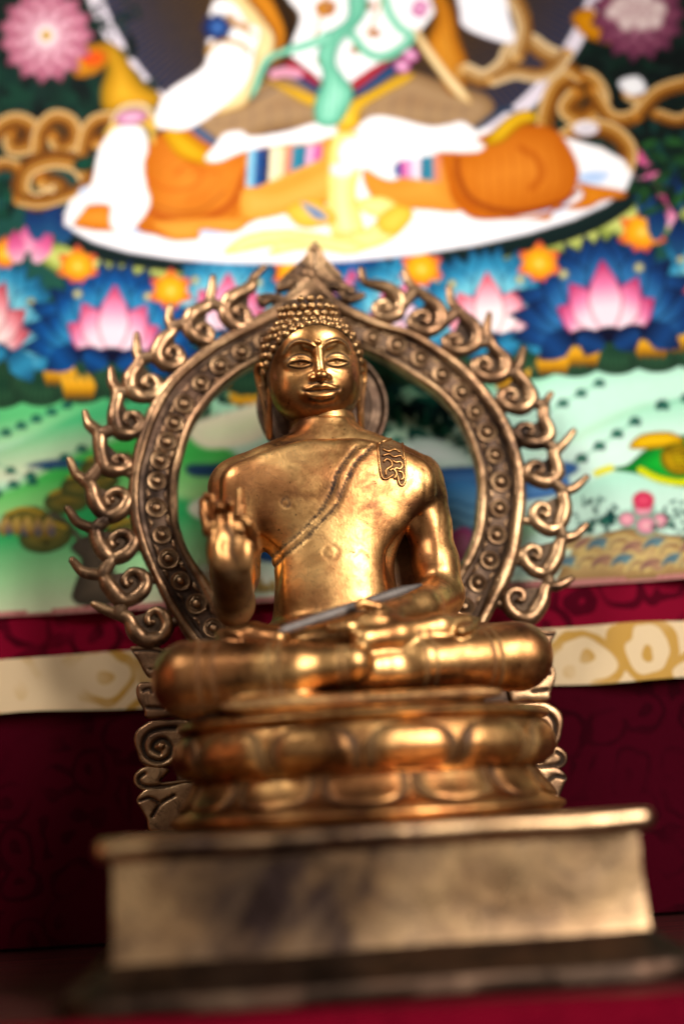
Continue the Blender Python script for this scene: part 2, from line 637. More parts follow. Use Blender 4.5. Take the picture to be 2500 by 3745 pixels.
def sheet(name, x0, x1, z0, z1, y, thick, mat, parent, nx=90, nz=10, wave=0.0013, seed=0, rag=0.0):
    """a hanging strip of cloth with soft waves, real thickness and slightly uneven edges"""
    r = np.random.default_rng(seed)
    ph = r.uniform(0, 6, 6)
    V, F = [], []
    for side in (0, 1):
        for j in range(nz + 1):
            for i in range(nx + 1):
                x = x0 + (x1 - x0) * i / nx
                e0 = rag * (math.sin(x * 31 + ph[0]) + 0.6 * math.sin(x * 77 + ph[1]))
                e1 = rag * (math.sin(x * 27 + ph[2]) + 0.6 * math.sin(x * 69 + ph[3]))
                z = (z0 + e0) + (z1 + e1 - z0 - e0) * j / nz
                w = wave * (math.sin(x * 60 + ph[4] + z * 12) + 0.5 * math.sin(x * 140 + ph[5]))
                V.append((x, y + w + side * thick, z))
    n1 = (nx + 1) * (nz + 1)
    g = lambda i, j, s: s * n1 + j * (nx + 1) + i
    for j in range(nz):
        for i in range(nx):
            F.append((g(i, j, 0), g(i + 1, j, 0), g(i + 1, j + 1, 0), g(i, j + 1, 0)))
            F.append((g(i, j, 1), g(i, j + 1, 1), g(i + 1, j + 1, 1), g(i + 1, j, 1)))
    for i in range(nx):
        F.append((g(i, 0, 0), g(i, 0, 1), g(i + 1, 0, 1), g(i + 1, 0, 0)))
        F.append((g(i, nz, 0), g(i + 1, nz, 0), g(i + 1, nz, 1), g(i, nz, 1)))
    for j in range(nz):
        F.append((g(0, j, 0), g(0, j + 1, 0), g(0, j + 1, 1), g(0, j, 1)))
        F.append((g(nx, j, 0), g(nx, j, 1), g(nx, j + 1, 1), g(nx, j + 1, 0)))
    return mesh_obj(name, V, F, mat, parent, scale=1.0, flat_angle=50)


scroll = empty('hanging_scroll', 'painted cloth scroll with gold and crimson brocade strips hanging behind the statue', 'painting')
XS = 0.42
z_c = Wd(1250, 2178, YP)[2]
z_r = Wd(1250, 2345, YP)[2]
z_g = Wd(1250, 2548, YP)[2]
tag(sheet('red_strip', -XS, XS, z_r - 0.002, z_c - 0.0005, YP + 0.0022, 0.001, M['red'], scroll, seed=1), 'crimson brocade strip directly under the painting')
sheet('edge_cord', -XS, XS, z_c - 0.0016, z_c + 0.0014, YP - 0.0014, 0.0016, M['pink'], scroll, seed=2, nz=2, rag=0.0002)
tag(sheet('gold_strip', -XS, XS, z_g, z_r, YP - 0.0030, 0.001, M['yellow'], scroll, seed=3, rag=0.0007), 'cream and gold brocade strip between two red ones')
tag(sheet('lower_panel', -XS, XS, 0.002, z_g + 0.002, YP + 0.0022, 0.001, M['red_dark'], scroll, seed=4, nz=24), 'dark crimson silk panel at the bottom')

# red cloth lying over the front of the table and down its edge
_pr = [(0.3655, 0.0005), (0.3655, 0.0022), (0.352, 0.0022), (0.3498, 0.0008), (0.3490, -0.003), (0.3490, -0.16), (0.3505, -0.16), (0.3508, -0.003), (0.3525, 0.0005)]
_V, _F = [], []
_nx = 120
for i in range(_nx + 1):
    x = -0.6 + 1.2 * i / _nx
    for q, (yy, zz) in enumerate(_pr):
        w = 0.002 * math.sin(x * 55) * max(0, min(1, -zz * 12)) + (0.0012 * math.sin(x * 31 + 1) if q < 2 else 0)
        _V.append((x, yy + w, zz))
for i in range(_nx):
    for q in range(len(_pr)):
        a, b = i * len(_pr) + q, i * len(_pr) + (q + 1) % len(_pr)
        _F.append((a, b, b + len(_pr), a + len(_pr)))
tag(mesh_obj('altar_cloth', _V, _F, M['altar'], scale=1.0, flat_angle=60), 'bright red cloth over the front edge of the table', 'cloth')
# ------------------------------------------------------------------ the painting on the scroll (flat print: colour stored on the canvas)
PXS = 0.001
_xs = np.arange(-0.27, 0.2705, PXS)
_zs = np.arange(z_c, 0.62, PXS)
GX, GZ = np.meshgrid(_xs, _zs)
_wv = 0.0006 * np.sin(GX * 22 + 1) + 0.0004 * np.sin(GZ * 30)
PX, PY = project(GX, np.full_like(GX, YP), GZ)
RGB = np.zeros(GX.shape + (3,))


def bb(x0, y0, x1, y1, pad=14):
    m = (PX > x0 - pad) & (PX < x1 + pad) & (PY > y0 - pad) & (PY < y1 + pad)
    if not m.any():
        return None
    r = np.nonzero(m.any(1))[0]
    c = np.nonzero(m.any(0))[0]
    return slice(r[0], r[-1] + 1), slice(c[0], c[-1] + 1)


def colr(c):
    return np.array(srgb(c) if isinstance(c, str) else c)


def lay(q, alpha, c):
    """c: colour, or array of colours"""
    a = alpha[..., None]
    RGB[q] = RGB[q] * (1 - a) + (c if isinstance(c, np.ndarray) else colr(c)) * a


def grad2(t, cs):
    cs = [colr(c) for c in cs]
    t = np.clip(t, 0, 1) * (len(cs) - 1)
    i = np.minimum(t.astype(int), len(cs) - 2)
    f = (t - i)[..., None]
    A = np.array(cs)
    return A[i] * (1 - f) + A[i + 1] * f


def fill(pts, c, smooth=True, soft=6, g=None, line=None, lw=4, op=1.0):
    pl = catmull(pts, 6, True) if smooth else np.asarray(pts, float)
    q = bb(pl[:, 0].min(), pl[:, 1].min(), pl[:, 0].max(), pl[:, 1].max())
    if q is None:
        return
    x, y = PX[q], PY[q]
    d = poly_sdf(x, y, pl)
    cc = c
    if g is not None:                       # gradient from point g[0] to g[1] through the colours c
        a, b = np.array(g[0], float), np.array(g[1], float)
        t = ((x - a[0]) * (b[0] - a[0]) + (y - a[1]) * (b[1] - a[1])) / ((b - a) @ (b - a))
        cc = grad2(t, c)
    elif isinstance(c, (list, tuple)) and isinstance(c[0], str):      # from the edge inwards
        w = max(1.0, -d.min())
        cc = grad2(-d / w, c)
    lay(q, np.clip(0.5 - d / soft, 0, 1) * op, cc)
    if line:
        lay(q, np.clip(1 - np.abs(d) / lw, 0, 1) * 0.8 * op, line)


def ellip(cx, cy, rx, ry, ang, c, **k):
    a = np.linspace(0, 2 * math.pi, 28, endpoint=False)
    ca, sa = math.cos(rad(ang)), math.sin(rad(ang))
    fill([(cx + rx * math.cos(t) * ca - ry * math.sin(t) * sa, cy + rx * math.cos(t) * sa + ry * math.sin(t) * ca) for t in a], c, smooth=False, **k)


def line(pts, w, c, op=1.0, smooth=True, soft=5):
    pl = catmull(pts, 6) if smooth else np.asarray(pts, float)
    q = bb(pl[:, 0].min() - w, pl[:, 1].min() - w, pl[:, 0].max() + w, pl[:, 1].max() + w)
    if q is None:
        return
    d = seg_dist2(PX[q], PY[q], pl)
    lay(q, np.clip(0.5 - (d - w / 2) / soft, 0, 1) * op, c)


def petal(b, t, w, cs, ln=None, bend=0.0, belly=0.45):
    """pointed petal from base b to tip t, colours base -> tip"""
    b, t = np.array(b, float), np.array(t, float)
    ax = t - b
    L = np.linalg.norm(ax)
    nx = np.array([-ax[1], ax[0]]) / (L + 1e-9)
    prof = [(0, .35), (.2, .8), (belly, 1), (.7, .72), (.88, .3), (1, 0)]
    Lp = [b + ax * s + nx * (w * h / 2 + bend * L * math.sin(s * 3.14)) for s, h in prof]
    Rp = [b + ax * s - nx * (w * h / 2 - bend * L * math.sin(s * 3.14)) for s, h in prof[:-1]][::-1]
    pts = Lp + Rp
    pl = np.array(pts)
    fill(pl, cs, smooth=False, g=(b, t), line=ln, lw=7)


def lotus(cx, cy, s, outer, inner, rot=0, half=False):
    """blue fan of petals with a pink flower inside"""
    def R(dx, dy):
        c, q = math.cos(rad(rot)), math.sin(rad(rot))
        return cx + s * (dx * c - dy * q), cy + s * (dx * q + dy * c)
    dk, md, lt = outer
    for a in (-96, 96, -82, 82, -68, 68, -52, 52, -38, 38, -24, 24, -10, 10):
        L = 300 if abs(a) > 60 else 270
        bx, by = R(0, 30)
        tx, ty = R(L * math.sin(rad(a)), 30 - L * math.cos(rad(a)))
        petal((bx, by), (tx, ty), s * 120, [dk, md, lt, md, dk], ln=dk)
    for a in (-78, 78, -58, 58, -34, 34, 0):
        bx, by = R(60 * math.sin(rad(a)), 20)
        tx, ty = R(235 * math.sin(rad(a)), 10 - 245 * math.cos(rad(a)))
        petal((bx, by), (tx, ty), s * 105, [dk, md, lt, md, dk], ln=dk)
    lo, mi, hi = inner
    for a, L in ((-62, 165), (62, 165), (-36, 175), (36, 175), (0, 200)):
        bx, by = R(25 * math.sin(rad(a)), 60)
        tx, ty = R(L * math.sin(rad(a)), 60 - L * math.cos(rad(a)) * 1.05)
        petal((bx, by), (tx, ty), s * 105, [lo, lo, mi, hi], ln=hi)
    for dx in (-75, 0, 75):
        ellip(*R(dx, 75), s * 48, s * 26, rot, [dk, '#101028'])
    for dx in (-115, -40, 40, 115):
        bx, by = R(dx, 60)
        tx, ty = R(dx * 1.9, 135)
        petal((bx, by), (tx, ty), s * 90, [dk, md, dk])
    for dx in (-120, 110):
        ellip(*R(dx, -120), s * 16, s * 16, 0, ['#6f7f63', '#e0d3a0'])


def small_flower(cx, cy, s, cs=('#ffd23c', '#f7a32a', '#d0304a'), rot=0):
    for a in (-110, 110, -60, 60, 0, 165, -160):
        L = 85 * s if abs(a) < 120 else 70 * s
        petal((cx, cy), (cx + L * math.sin(rad(a + rot)), cy - L * math.cos(rad(a + rot))), 58 * s, list(cs))
    ellip(cx, cy, 22 * s, 22 * s, 0, ['#f0a030', '#ffe070'])


def peony(cx, cy, r, cs):
    for ring, n, rr in ((0, 15, 1.0), (1, 13, .82), (2, 11, .62), (3, 9, .42)):
        for i in range(n):
            a = 2 * math.pi * (i + 0.5 * ring) / n + ring
            petal((cx + r * rr * .2 * math.cos(a), cy + r * rr * .2 * math.sin(a)), (cx + r * rr * math.cos(a), cy + r * rr * math.sin(a)), r * .5 * rr, cs)
    ellip(cx, cy, r * .12, r * .12, 0, ['#b08030', '#e0c060'])


def ribbon(pts, w, cs=('#6e4014', '#a86c26', '#cf9c50', '#ecd0a0')):
    """a flowing banded ribbon or cloud scroll"""
    pl = catmull(pts, 7)
    n_ = np.gradient(pl, axis=0)
    n_ = np.stack([-n_[:, 1], n_[:, 0]], 1) / (np.linalg.norm(n_, axis=1)[:, None] + 1e-9)
    for off, ww, c in ((0, 1.10, '#4a2c12'), (0, 1.0, cs[1]), (-.25, .50, cs[2]), (.38, .22, cs[0]), (.17, .10, '#5a3614'), (-.06, .08, '#6a4218'), (-.30, .08, cs[0]), (-.42, .10, cs[3])):
        line([tuple(q) for q in pl + n_ * (w * off)], w * ww, c, smooth=False)


def leafclump(cx, cy, r, n, cs, seed):
    q = np.random.default_rng(seed)
    for i in range(n):
        a, d = q.uniform(0, 6.28), r * math.sqrt(q.uniform(0, 1))
        x, y = cx + d * math.cos(a), cy + d * math.sin(a) * 0.8
        b = q.uniform(0, 6.28)
        L = r * q.uniform(.25, .5)
        petal((x, y), (x + L * math.cos(b), y + L * math.sin(b)), L * .4, [cs[q.integers(len(cs))], cs[q.integers(len(cs))]])


ALL = (slice(0, GX.shape[0]), slice(0, GX.shape[1]))
# ---- ground colours: foliage above, hills below
RGB[:] = grad2((PY - 0) / 1300, ['#16261f', '#142822', '#1d4a44', '#27564c', '#2f6a4c'])
sky = np.clip((PY - (1330 - (PX - 1250) * 0.05)) / 60, 0, 1)
lay(ALL, sky, grad2((PY - 1330) / 900, ['#7fcfa2', '#b9e6c4', '#d8efd8', '#a8dcb0', '#cfe6cb', '#e6e4c8']))

# ---- hills: pale slopes with rows of little trees
HL = [([(-420, 1420), (0, 1400), (330, 1360), (620, 1370), (420, 1470), (120, 1600), (-420, 1700)], ['#6cc884', '#d8eec8']),
      ([(-420, 1720), (0, 1640), (420, 1450), (720, 1400), (760, 1640), (420, 1740), (-420, 1760)], ['#58bd80', '#e6e6c8']),
      ([(-420, 1880), (0, 1800), (350, 1630), (700, 1560), (900, 1760), (480, 1890), (0, 1900), (-420, 1980)], ['#4fbc5c', '#c8e8a8']),
      ([(-420, 1990), (0, 1930), (420, 1820), (760, 1860), (820, 2160), (-420, 2270)], ['#3fae68', '#a8d8a0', '#e0e2c0']),
      ([(1650, 1480), (1900, 1410), (2200, 1330), (2600, 1290), (2950, 1280), (2900, 1480), (2350, 1480), (1800, 1720)], ['#7cdca8', '#d0f4e0']),
      ([(1700, 1780), (2050, 1640), (2400, 1480), (2950, 1420), (2950, 1740), (2300, 1700), (2000, 1900)], ['#6cd8a4', '#e0faea']),
      ([(1650, 2120), (1950, 1960), (2200, 1740), (2950, 1640), (2950, 1960), (2300, 1980), (2060, 2090)], ['#5cd0a0', '#b0ecd0', '#d4f2e0'])]
for pts, cs in HL:
    ys = [p[1] for p in pts]
    fill(pts, [cs[0]] + cs, g=((0, min(ys)), (60, max(ys))), soft=30)


def treeline(p0, p1, n, s, seed):
    q = np.random.default_rng(seed)
    for i in range(n):
        t = i / (n - 1)
        x, y = p0[0] + (p1[0] - p0[0]) * t, p0[1] + (p1[1] - p0[1]) * t
        for k in range(7):
            a = rad(-90 + (k - 3) * 34)
            petal((x, y + s * .4), (x + s * math.cos(a), y + s * .2 + s * math.sin(a)), s * .6, ['#1d5a50', '#0f3d3c'])
    line([p0, p1], 8, '#4fae86', 0.5)


treeline((-200, 1680), (245, 1480), 9, 24, 1)
treeline((-200, 1900), (300, 1640), 9, 24, 2)
treeline((-120, 1640), (120, 1760), 4, 22, 3)
treeline((1990, 1510), (2190, 1400), 4, 24, 4)
treeline((2060, 1720), (2320, 1540), 5, 26, 5)
treeline((2060, 1960), (2220, 1900), 3, 34, 6)
treeline((2420, 1480), (2700, 1400), 4, 30, 7)
# dark water and shadow between hills
for pts, c in (([(100, 1700), (200, 1680), (300, 1690), (260, 1712), (140, 1712)], ['#2d4a68', '#35557a']),
               ([(690, 1700), (860, 1690), (980, 1640), (990, 1700), (800, 1740), (700, 1740)], ['#263f58', '#2c4d70']),
               ([(700, 1840), (960, 1760), (1000, 1820), (760, 1900)], ['#e8ecd0', '#f4ecd8']),
               ([(880, 1930), (1010, 1880), (1040, 2040), (930, 2050)], ['#1d3a66', '#3a6ea8']),
               ([(690, 2080), (1000, 2060), (1000, 2180), (700, 2180)], ['#cfe2c8', '#eef0dc'])):
    fill(pts, c, soft=16)
# right of the figure: dark foliage, then blue water with a pink bloom
leafclump(1500, 1480, 190, 90, ['#12383a', '#1f5a50', '#2f7a62', '#0e2e30'], 11)
leafclump(1640, 1620, 90, 30, ['#12383a', '#1f5a50', '#2a7060'], 12)
fill([(1440, 1640), (1560, 1600), (1680, 1640), (1720, 1700), (1560, 1710), (1440, 1700)], ['#d8f0e0', '#f4fff6'], soft=20)
fill([(1560, 1720), (1800, 1700), (2080, 1690), (2080, 1740), (1800, 1790), (1560, 1780)], ['#2a4f86', '#5a8cc0'], soft=14)
fill([(1600, 1800), (1760, 1790), (1780, 2080), (1650, 2080)], ['#4f8fc4', '#8fc4e0', '#3a78b0'], g=((1600, 1790), (1680, 2080)), soft=14)
for k in range(5):
    line([(1600 + 8 * k, 1850 + 40 * k), (1660, 1830 + 40 * k), (1720, 1850 + 42 * k), (1780, 1840 + 40 * k)], 7, '#24588e', 0.7)
ellip(1690, 1990, 50, 62, 10, ['#e060a8', '#f7b0d0'])
fill([(1860, 1780), (2060, 1740), (2060, 1800), (1900, 1830)], ['#3c6ca8', '#6f9fd0'], soft=14)
leafclump(820, 1480, 150, 60, ['#244a3c', '#3b6a48', '#18332c'], 13)
for i in range(9):
    petal((860 + i * 14, 1480), (840 + i * 18, 1420 + (i % 3) * 14), 26, ['#c88a20', '#f0c040'])
fill([(690, 1560), (860, 1500), (960, 1480), (960, 1600), (760, 1640)], ['#f0e6c8', '#e2e6bc'], soft=20)

# ---- tree at the left
fill([(270, 2200), (300, 2060), (260, 2000), (330, 1960), (400, 2040), (430, 2200)], ['#4a4238', '#7a6c5a'], line='#2c261f')
line([(320, 2010), (230, 1900), (140, 1880)], 22, '#5c5245')
line([(360, 2020), (420, 1930), (520, 1900)], 20, '#5c5245')
for cx, cy, rx, ry in ((170, 1960, 100, 62), (250, 1830, 90, 50), (330, 1770, 110, 50), (400, 1700, 110, 44), (90, 1900, 90, 48), (480, 1960, 110, 70)):
    ellip(cx, cy, rx, ry, -10, ['#3f4a2a', '#6d6a36', '#a08a3c'])
    for a in range(-80, 81, 16):
        line([(cx, cy + ry * .5), (cx + rx * .95 * math.sin(rad(a)), cy - ry * .9 * math.cos(rad(a)))], 5, '#2a3420', 0.5, smooth=False)
    line([(cx - rx * .7, cy - ry * .45), (cx, cy - ry * .85), (cx + rx * .7, cy - ry * .5)], 14, '#d8b040', 0.6)
for i in range(10):
    petal((i * 26 - 40, 1960), (i * 26 - 55 + 12 * (i % 3), 1890), 34, ['#26406a', '#c8a050'] if i % 2 else ['#7a5a28', '#d8b868'])
for i in range(14):
    petal((690 + i * 24, 2170), (680 + i * 24, 2130 - 14 * (i % 3)), 30, ['#8a7a4a', '#caa868'])

# ---- rocks, blossom and bird at the right
fill([(2030, 2130), (2080, 2030), (2180, 1960), (2340, 1930), (2480, 1960), (2950, 1950), (2950, 2150), (2500, 2110), (2030, 2150)], ['#9a7a50', '#c0a070', '#d8bc88'], line='#6a4a34')
rq = np.random.default_rng(5)
for i in range(16):
    x, y = 2080 + (i % 8) * 62 + rq.uniform(-16, 16), 1995 + (i // 8) * 66 + rq.uniform(-10, 10)
    fill([(x - 52, y + 22), (x - 30, y - 18), (x + 12, y - 30), (x + 52, y - 8), (x + 30, y + 22), (x - 10, y + 8)], [['#e0c890', '#b08a58'], ['#8a5a66', '#caa078'], ['#3d6a84', '#7fa8a8']][i % 3], line='#d8c078', lw=6)
    line([(x - 40, y + 20), (x - 16, y - 8), (x + 30, y - 14)], 6, '#5a3a4a', 0.8)
for dx, dy, r in ((0, 0, 42), (-60, 40, 36), (60, 46, 38), (10, 62, 44)):
    ellip(2350 + dx, 1860 + dy, r, r * .9, 0, ['#4fa88a', '#e890a8', '#f2c0c0'])
leafclump(2180, 1880, 80, 26, ['#0f3f3c', '#1c5a50'], 21)
leafclump(2470, 1900, 80, 26, ['#0f3f3c', '#1c5a50'], 22)
ellip(2350, 1830, 40, 34, 0, ['#c83058', '#e8607a'])
fill([(2220, 1715), (2290, 1700), (2350, 1650), (2440, 1600), (2560, 1600), (2640, 1700), (2560, 1780), (2420, 1770), (2330, 1735)], ['#0c6a2c', '#1fae38', '#2fc848'])
fill([(2300, 1640), (2340, 1590), (2450, 1580), (2500, 1620), (2400, 1640)], ['#8a6410', '#e8b81c', '#f0c830'])
ellip(2480, 1680, 70, 60, 20, ['#5a5a08', '#c8a008', '#e8c81a'])
for k in range(6):
    line([(2430 + k * 8, 1640 + k * 14), (2500 + k * 8, 1650 + k * 12), (2560, 1660 + k * 12)], 7, '#3a3808', 0.8)
line([(2340, 1720), (2400, 1750), (2480, 1765), (2560, 1760)], 24, '#dfe020')
line([(2180, 1730), (2230, 1712)], 26, '#e8e040')

# ---- dark scaly leaves with yellow curls under the lotuses
for i in range(-4, 20):
    x = i * 150
    y = 1335 - (x - 1250) * 0.055
    ellip(x, y, 118, 92, 0, ['#27402e', '#355c40', '#234a36'])
    for k in range(-5, 6):
        line([(x + k * 8, y - 60), (x + k * 21, y + 70)], 5, '#12261d', 0.6, smooth=False)
for x, y, d in ((230, 1370, 1), (300, 1420, 1), (800, 1380, 1), (2010, 1330, -1), (2120, 1300, -1), (2370, 1270, -1), (2440, 1250, -1), (1860, 1400, -1), (-80, 1390, 1), (2620, 1240, -1)):
    for k in range(4):
        petal((x + d * (k * 26 - 50), y + 40), (x + d * (k * 32 - 80), y - 55), 34, ['#7a4a10', '#e8ac30', '#f2c050'], bend=0.12 * d)

# fringe of pale petals under the seat, and the seat's dark edge
for i in range(9):
    t = i / 8
    x = 330 + t * 1990
    y = 898 - (x - 1250) * 0.07 + 55 * (1 - (2 * t - 1) ** 2)
    fill([(x - 190, y - 60), (x + 190, y - 75), (x + 140, y + 18), (x, y + 62), (x - 140, y + 24)], ['#7a8a3a', '#c8cf78', '#dfe08c'], line='#5a6a2c', lw=5)
    for k in range(-8, 9):
        line([(x + k * 15, y - 40), (x + k * 13, y + 70 - abs(k) * 5)], 4, '#76842c', 0.55, smooth=False)
fill([(232, 840), (300, 930), (560, 985), (900, 1010), (1250, 1000), (1650, 970), (2050, 890), (2270, 790), (2320, 700), (2000, 700), (700, 780)], ['#10201f', '#1c3330'], line='#0a1413')

# ---- row of lotuses under the white seat
blue = ('#101c44', '#1c5894', '#3f92bc')
teal = ('#1d4f74', '#3f95b8', '#84cbd8')
pink = ('#fbdfe8', '#ee9cbc', '#c82a5c')
lotus(1290, 1130, 0.95, blue, pink, -2)
lotus(830, 1150, 1.0, teal, pink, 2)
lotus(1500, 1150, 1.0, teal, pink, -2)
lotus(-40, 1180, 1.05, teal, ('#fbe3e0', '#e8949c', '#b02838'), 22)
lotus(2640, 1040, 1.05, teal, ('#fbe3e0', '#e8949c', '#b02838'), -14)
lotus(1790, 1160, 1.08, teal, ('#fdf0ee', '#f6b4c0', '#d83850'), -4)
lotus(415, 1215, 1.12, blue, pink, 2)
lotus(2215, 1135, 1.2, ('#0f1638', '#1f4a80', '#3c7aac'), ('#fbe0e8', '#ea86b0', '#b8245c'), -5)
for x, y, s in ((285, 975, .95), (625, 1065, 1.0), (1070, 1000, .9), (1540, 985, 1.0), (1970, 965, 1.0), (2345, 850, 1.1), (2600, 760, 1.0), (20, 930, .8)):
    small_flower(x, y, s)
for x, y, a in ((110, 860, 20), (160, 900, 50), (2370, 640, -40), (2430, 730, -60), (2440, 770, -20), (60, 900, -10), (2330, 600, 0)):
    petal((x - 40 * math.sin(rad(a)), y + 60), (x + 40 * math.sin(rad(a)), y - 60), 72, ['#f0c0d0', '#e070a0', '#b03068'])
for x, y, a in ((190, 780, 10), (240, 810, 30), (130, 800, -20), (2400, 800, 10), (2470, 700, -10), (2360, 720, 20), (2480, 860, 0)):
    petal((x - 30 * math.sin(rad(a)), y + 80), (x + 40 * math.sin(rad(a)), y - 80), 80, ['#2a5a80', '#1a3a6a', '#101a38'])

# ---- dark disc behind the deity with its white rim
d = np.sqrt((PX - 1260) ** 2 + (PY + 324) ** 2)
az = np.arctan2(PX - 1260, PY + 324)
disc = np.clip(0.5 - (d - 990) / 8, 0, 1) * (PY < 560)
lay(ALL, disc, '#e6dce4')
line([(1260 + 962 * math.sin(a), -324 + 962 * math.cos(a)) for a in np.linspace(-1.4, 1.4, 60)], 7, '#8a7a92', 0.7, smooth=False)
inner = np.clip(0.5 - (d - 940) / 6, 0, 1) * (PY < 560)
lay(ALL, inner, grad2((d - 380) / 560, ['#4a3018', '#3c2a1c', '#2c2a34', '#22304e']))
lay(ALL, inner * (np.sin(az * 260) > 0.3) * 0.35, '#7a5a22')

# ---- big blossoms and foliage in the upper corners
leafclump(230, 330, 300, 150, ['#0c1c18', '#12332a', '#183f30', '#0a1614'], 31)
leafclump(420, 60, 90, 30, ['#0c1c18', '#12332a'], 32)
leafclump(2330, 330, 280, 150, ['#070d0c', '#0d1d18', '#11291f', '#0a1614'], 33)
leafclump(40, 640, 160, 60, ['#12332a', '#1d5540', '#0c1c18'], 35)
leafclump(2440, 640, 170, 70, ['#0c1c18', '#10281f', '#2c5a2c'], 36)
fill([(370, 330), (390, 240), (330, 180), (420, 160), (520, 300), (590, 350), (560, 400), (450, 420), (380, 400)], ['#8a6a14', '#c8962a', '#dcae3c'])
fill([(260, 230), (300, 170), (380, 170), (400, 220), (350, 270), (280, 280)], ['#a86a18', '#d89a30'])
ellip(340, 215, 40, 26, -10, ['#c84018', '#e86a2a'])
fill([(2090, 60), (2160, 30), (2200, 100), (2230, 160), (2130, 130)], ['#a86a10', '#d09018'])
peony(170, 130, 180, ['#fdf4f4', '#f0d4da', '#c88498', '#7c2c48'])
peony(2330, 50, 180, ['#e0c8c8', '#b88898', '#7c4058', '#4a2038'])
for k in range(18):
    a = k * 2.4
    ellip(2330 + 60 * math.sqrt(k / 18) * 1.5 * math.cos(a), 40 + 60 * math.sqrt(k / 18) * math.sin(a), 34, 26, k * 30, ['#b89898', '#e0cfca'])
# golden cloud scrolls
for pts_, w_ in (([(-60, 560), (0, 470), (60, 440), (120, 470), (105, 530), (50, 540), (40, 500)], 58), ([(140, 560), (150, 480), (200, 430), (260, 450), (272, 510), (225, 540), (200, 505)], 54),
                 ([(300, 560), (320, 480), (360, 440), (420, 440), (400, 500), (350, 520)], 50), ([(330, 660), (280, 600), (190, 585), (100, 620), (80, 700), (140, 740), (220, 690), (160, 660)], 66),
                 ([(360, 640), (300, 690), (230, 720), (150, 740), (70, 730)], 44), ([(-60, 640), (10, 600), (60, 610)], 44)):
    ribbon(pts_, w_)
ellip(310, 600, 44, 28, -15, ['#0c2c24', '#14503c'])
for pts_, w_ in (([(1990, 500), (2000, 400), (2050, 300), (2150, 290), (2195, 370), (2130, 430), (2070, 400), (2100, 350)], 64), ([(2170, 340), (2230, 430), (2310, 430), (2350, 370), (2300, 340)], 54),
                 ([(2330, 420), (2390, 350), (2450, 320), (2540, 300)], 50), ([(2040, 520), (2130, 470), (2230, 480), (2295, 550), (2270, 630), (2200, 620), (2190, 570)], 62),
                 ([(2060, 540), (2140, 560), (2200, 640)], 44), ([(2120, 280), (2060, 240), (2000, 260)], 44), ([(2400, 420), (2480, 440), (2560, 400)], 40)):
    ribbon(pts_, w_)
ellip(2140, 470, 46, 26, 0, ['#e8e0e4', '#c8c0c8'])
fill([(2260, 300), (2330, 280), (2360, 330), (2300, 350)], ['#dcd8dc', '#f0f0f0'])
ribbon([(420, 470), (450, 410), (520, 400), (560, 450)], 40, ('#9a6a30', '#d8b070', '#e8d0a0', '#f4e4c4'))

# ---- white moon seat
WH = '#f7f3f3'
ellip(1272, 715, 1040, 240, -4.2, WH, soft=8)
line([(1272 + 1030 * math.cos(t), 715 + 232 * math.sin(t) - 0.073 * 1030 * math.cos(t)) for t in np.linspace(0.05, 3.1, 40)], 6, '#c8c4dc', 0.5, smooth=False)
for x, y in ((650, 835), (780, 850), (1750, 765), (2160, 660), (2010, 770), (350, 715), (520, 845)):
    fill([(x - 60, y - 20), (x, y - 40), (x + 70, y - 30), (x + 40, y + 14), (x - 40, y + 16)], ['#d8e4f4', '#8cb4e4'], op=0.8)

# ---- robes
def fold(pts, w=6, c='#8c3a10', op=0.75):
    line(pts, w, c, op)


OR = ['#c4701c', '#d8882e', '#e09a40']
fill([(260, 815), (300, 760), (390, 750), (420, 790), (440, 840), (400, 845), (330, 840)], OR, line='#a04a10', lw=5)
fill([(530, 560), (600, 480), (700, 470), (800, 520), (960, 560), (960, 640), (900, 760), (880, 830), (720, 830), (730, 870), (640, 880), (570, 860), (500, 830), (520, 700)], ['#bc6a1c', '#d08030', '#da8c3a'], line='#b0500f', lw=5)
fill([(900, 560), (1000, 520), (1210, 500), (1230, 640), (1200, 740), (1000, 780), (860, 830), (890, 720)], ['#d88e38', '#e6a850', '#e4a048'], line='#c06a18')
fill([(600, 490), (640, 465), (720, 520), (790, 580), (760, 600), (660, 580)], ['#b8860f', '#e0b030'])
for k in range(6):
    a0 = 0.2 + 0.12 * k
    fold([(560 + 26 * k, 600 + 8 * k), (600 + 30 * k, 560 + 14 * k), (680 + 26 * k, 580 + 10 * k), (720 + 18 * k, 660), (680 + 14 * k, 740)], 5, '#b85a14', 0.45)
fold([(540, 770), (620, 800), (740, 800), (850, 740), (900, 620)], 22, '#a8481a', 0.75)
fold([(560, 750), (650, 775), (740, 765), (820, 700)], 8, '#7a2c10', 0.5)
fold([(530, 640), (600, 690), (690, 690), (740, 640), (690, 600), (640, 640)], 12, '#c05c18', 0.55)
fill([(560, 815), (700, 800), (900, 800), (860, 850), (740, 840), (720, 872), (640, 878), (590, 850)], ['#d8923a', '#e6a44c'], line='#c06414')
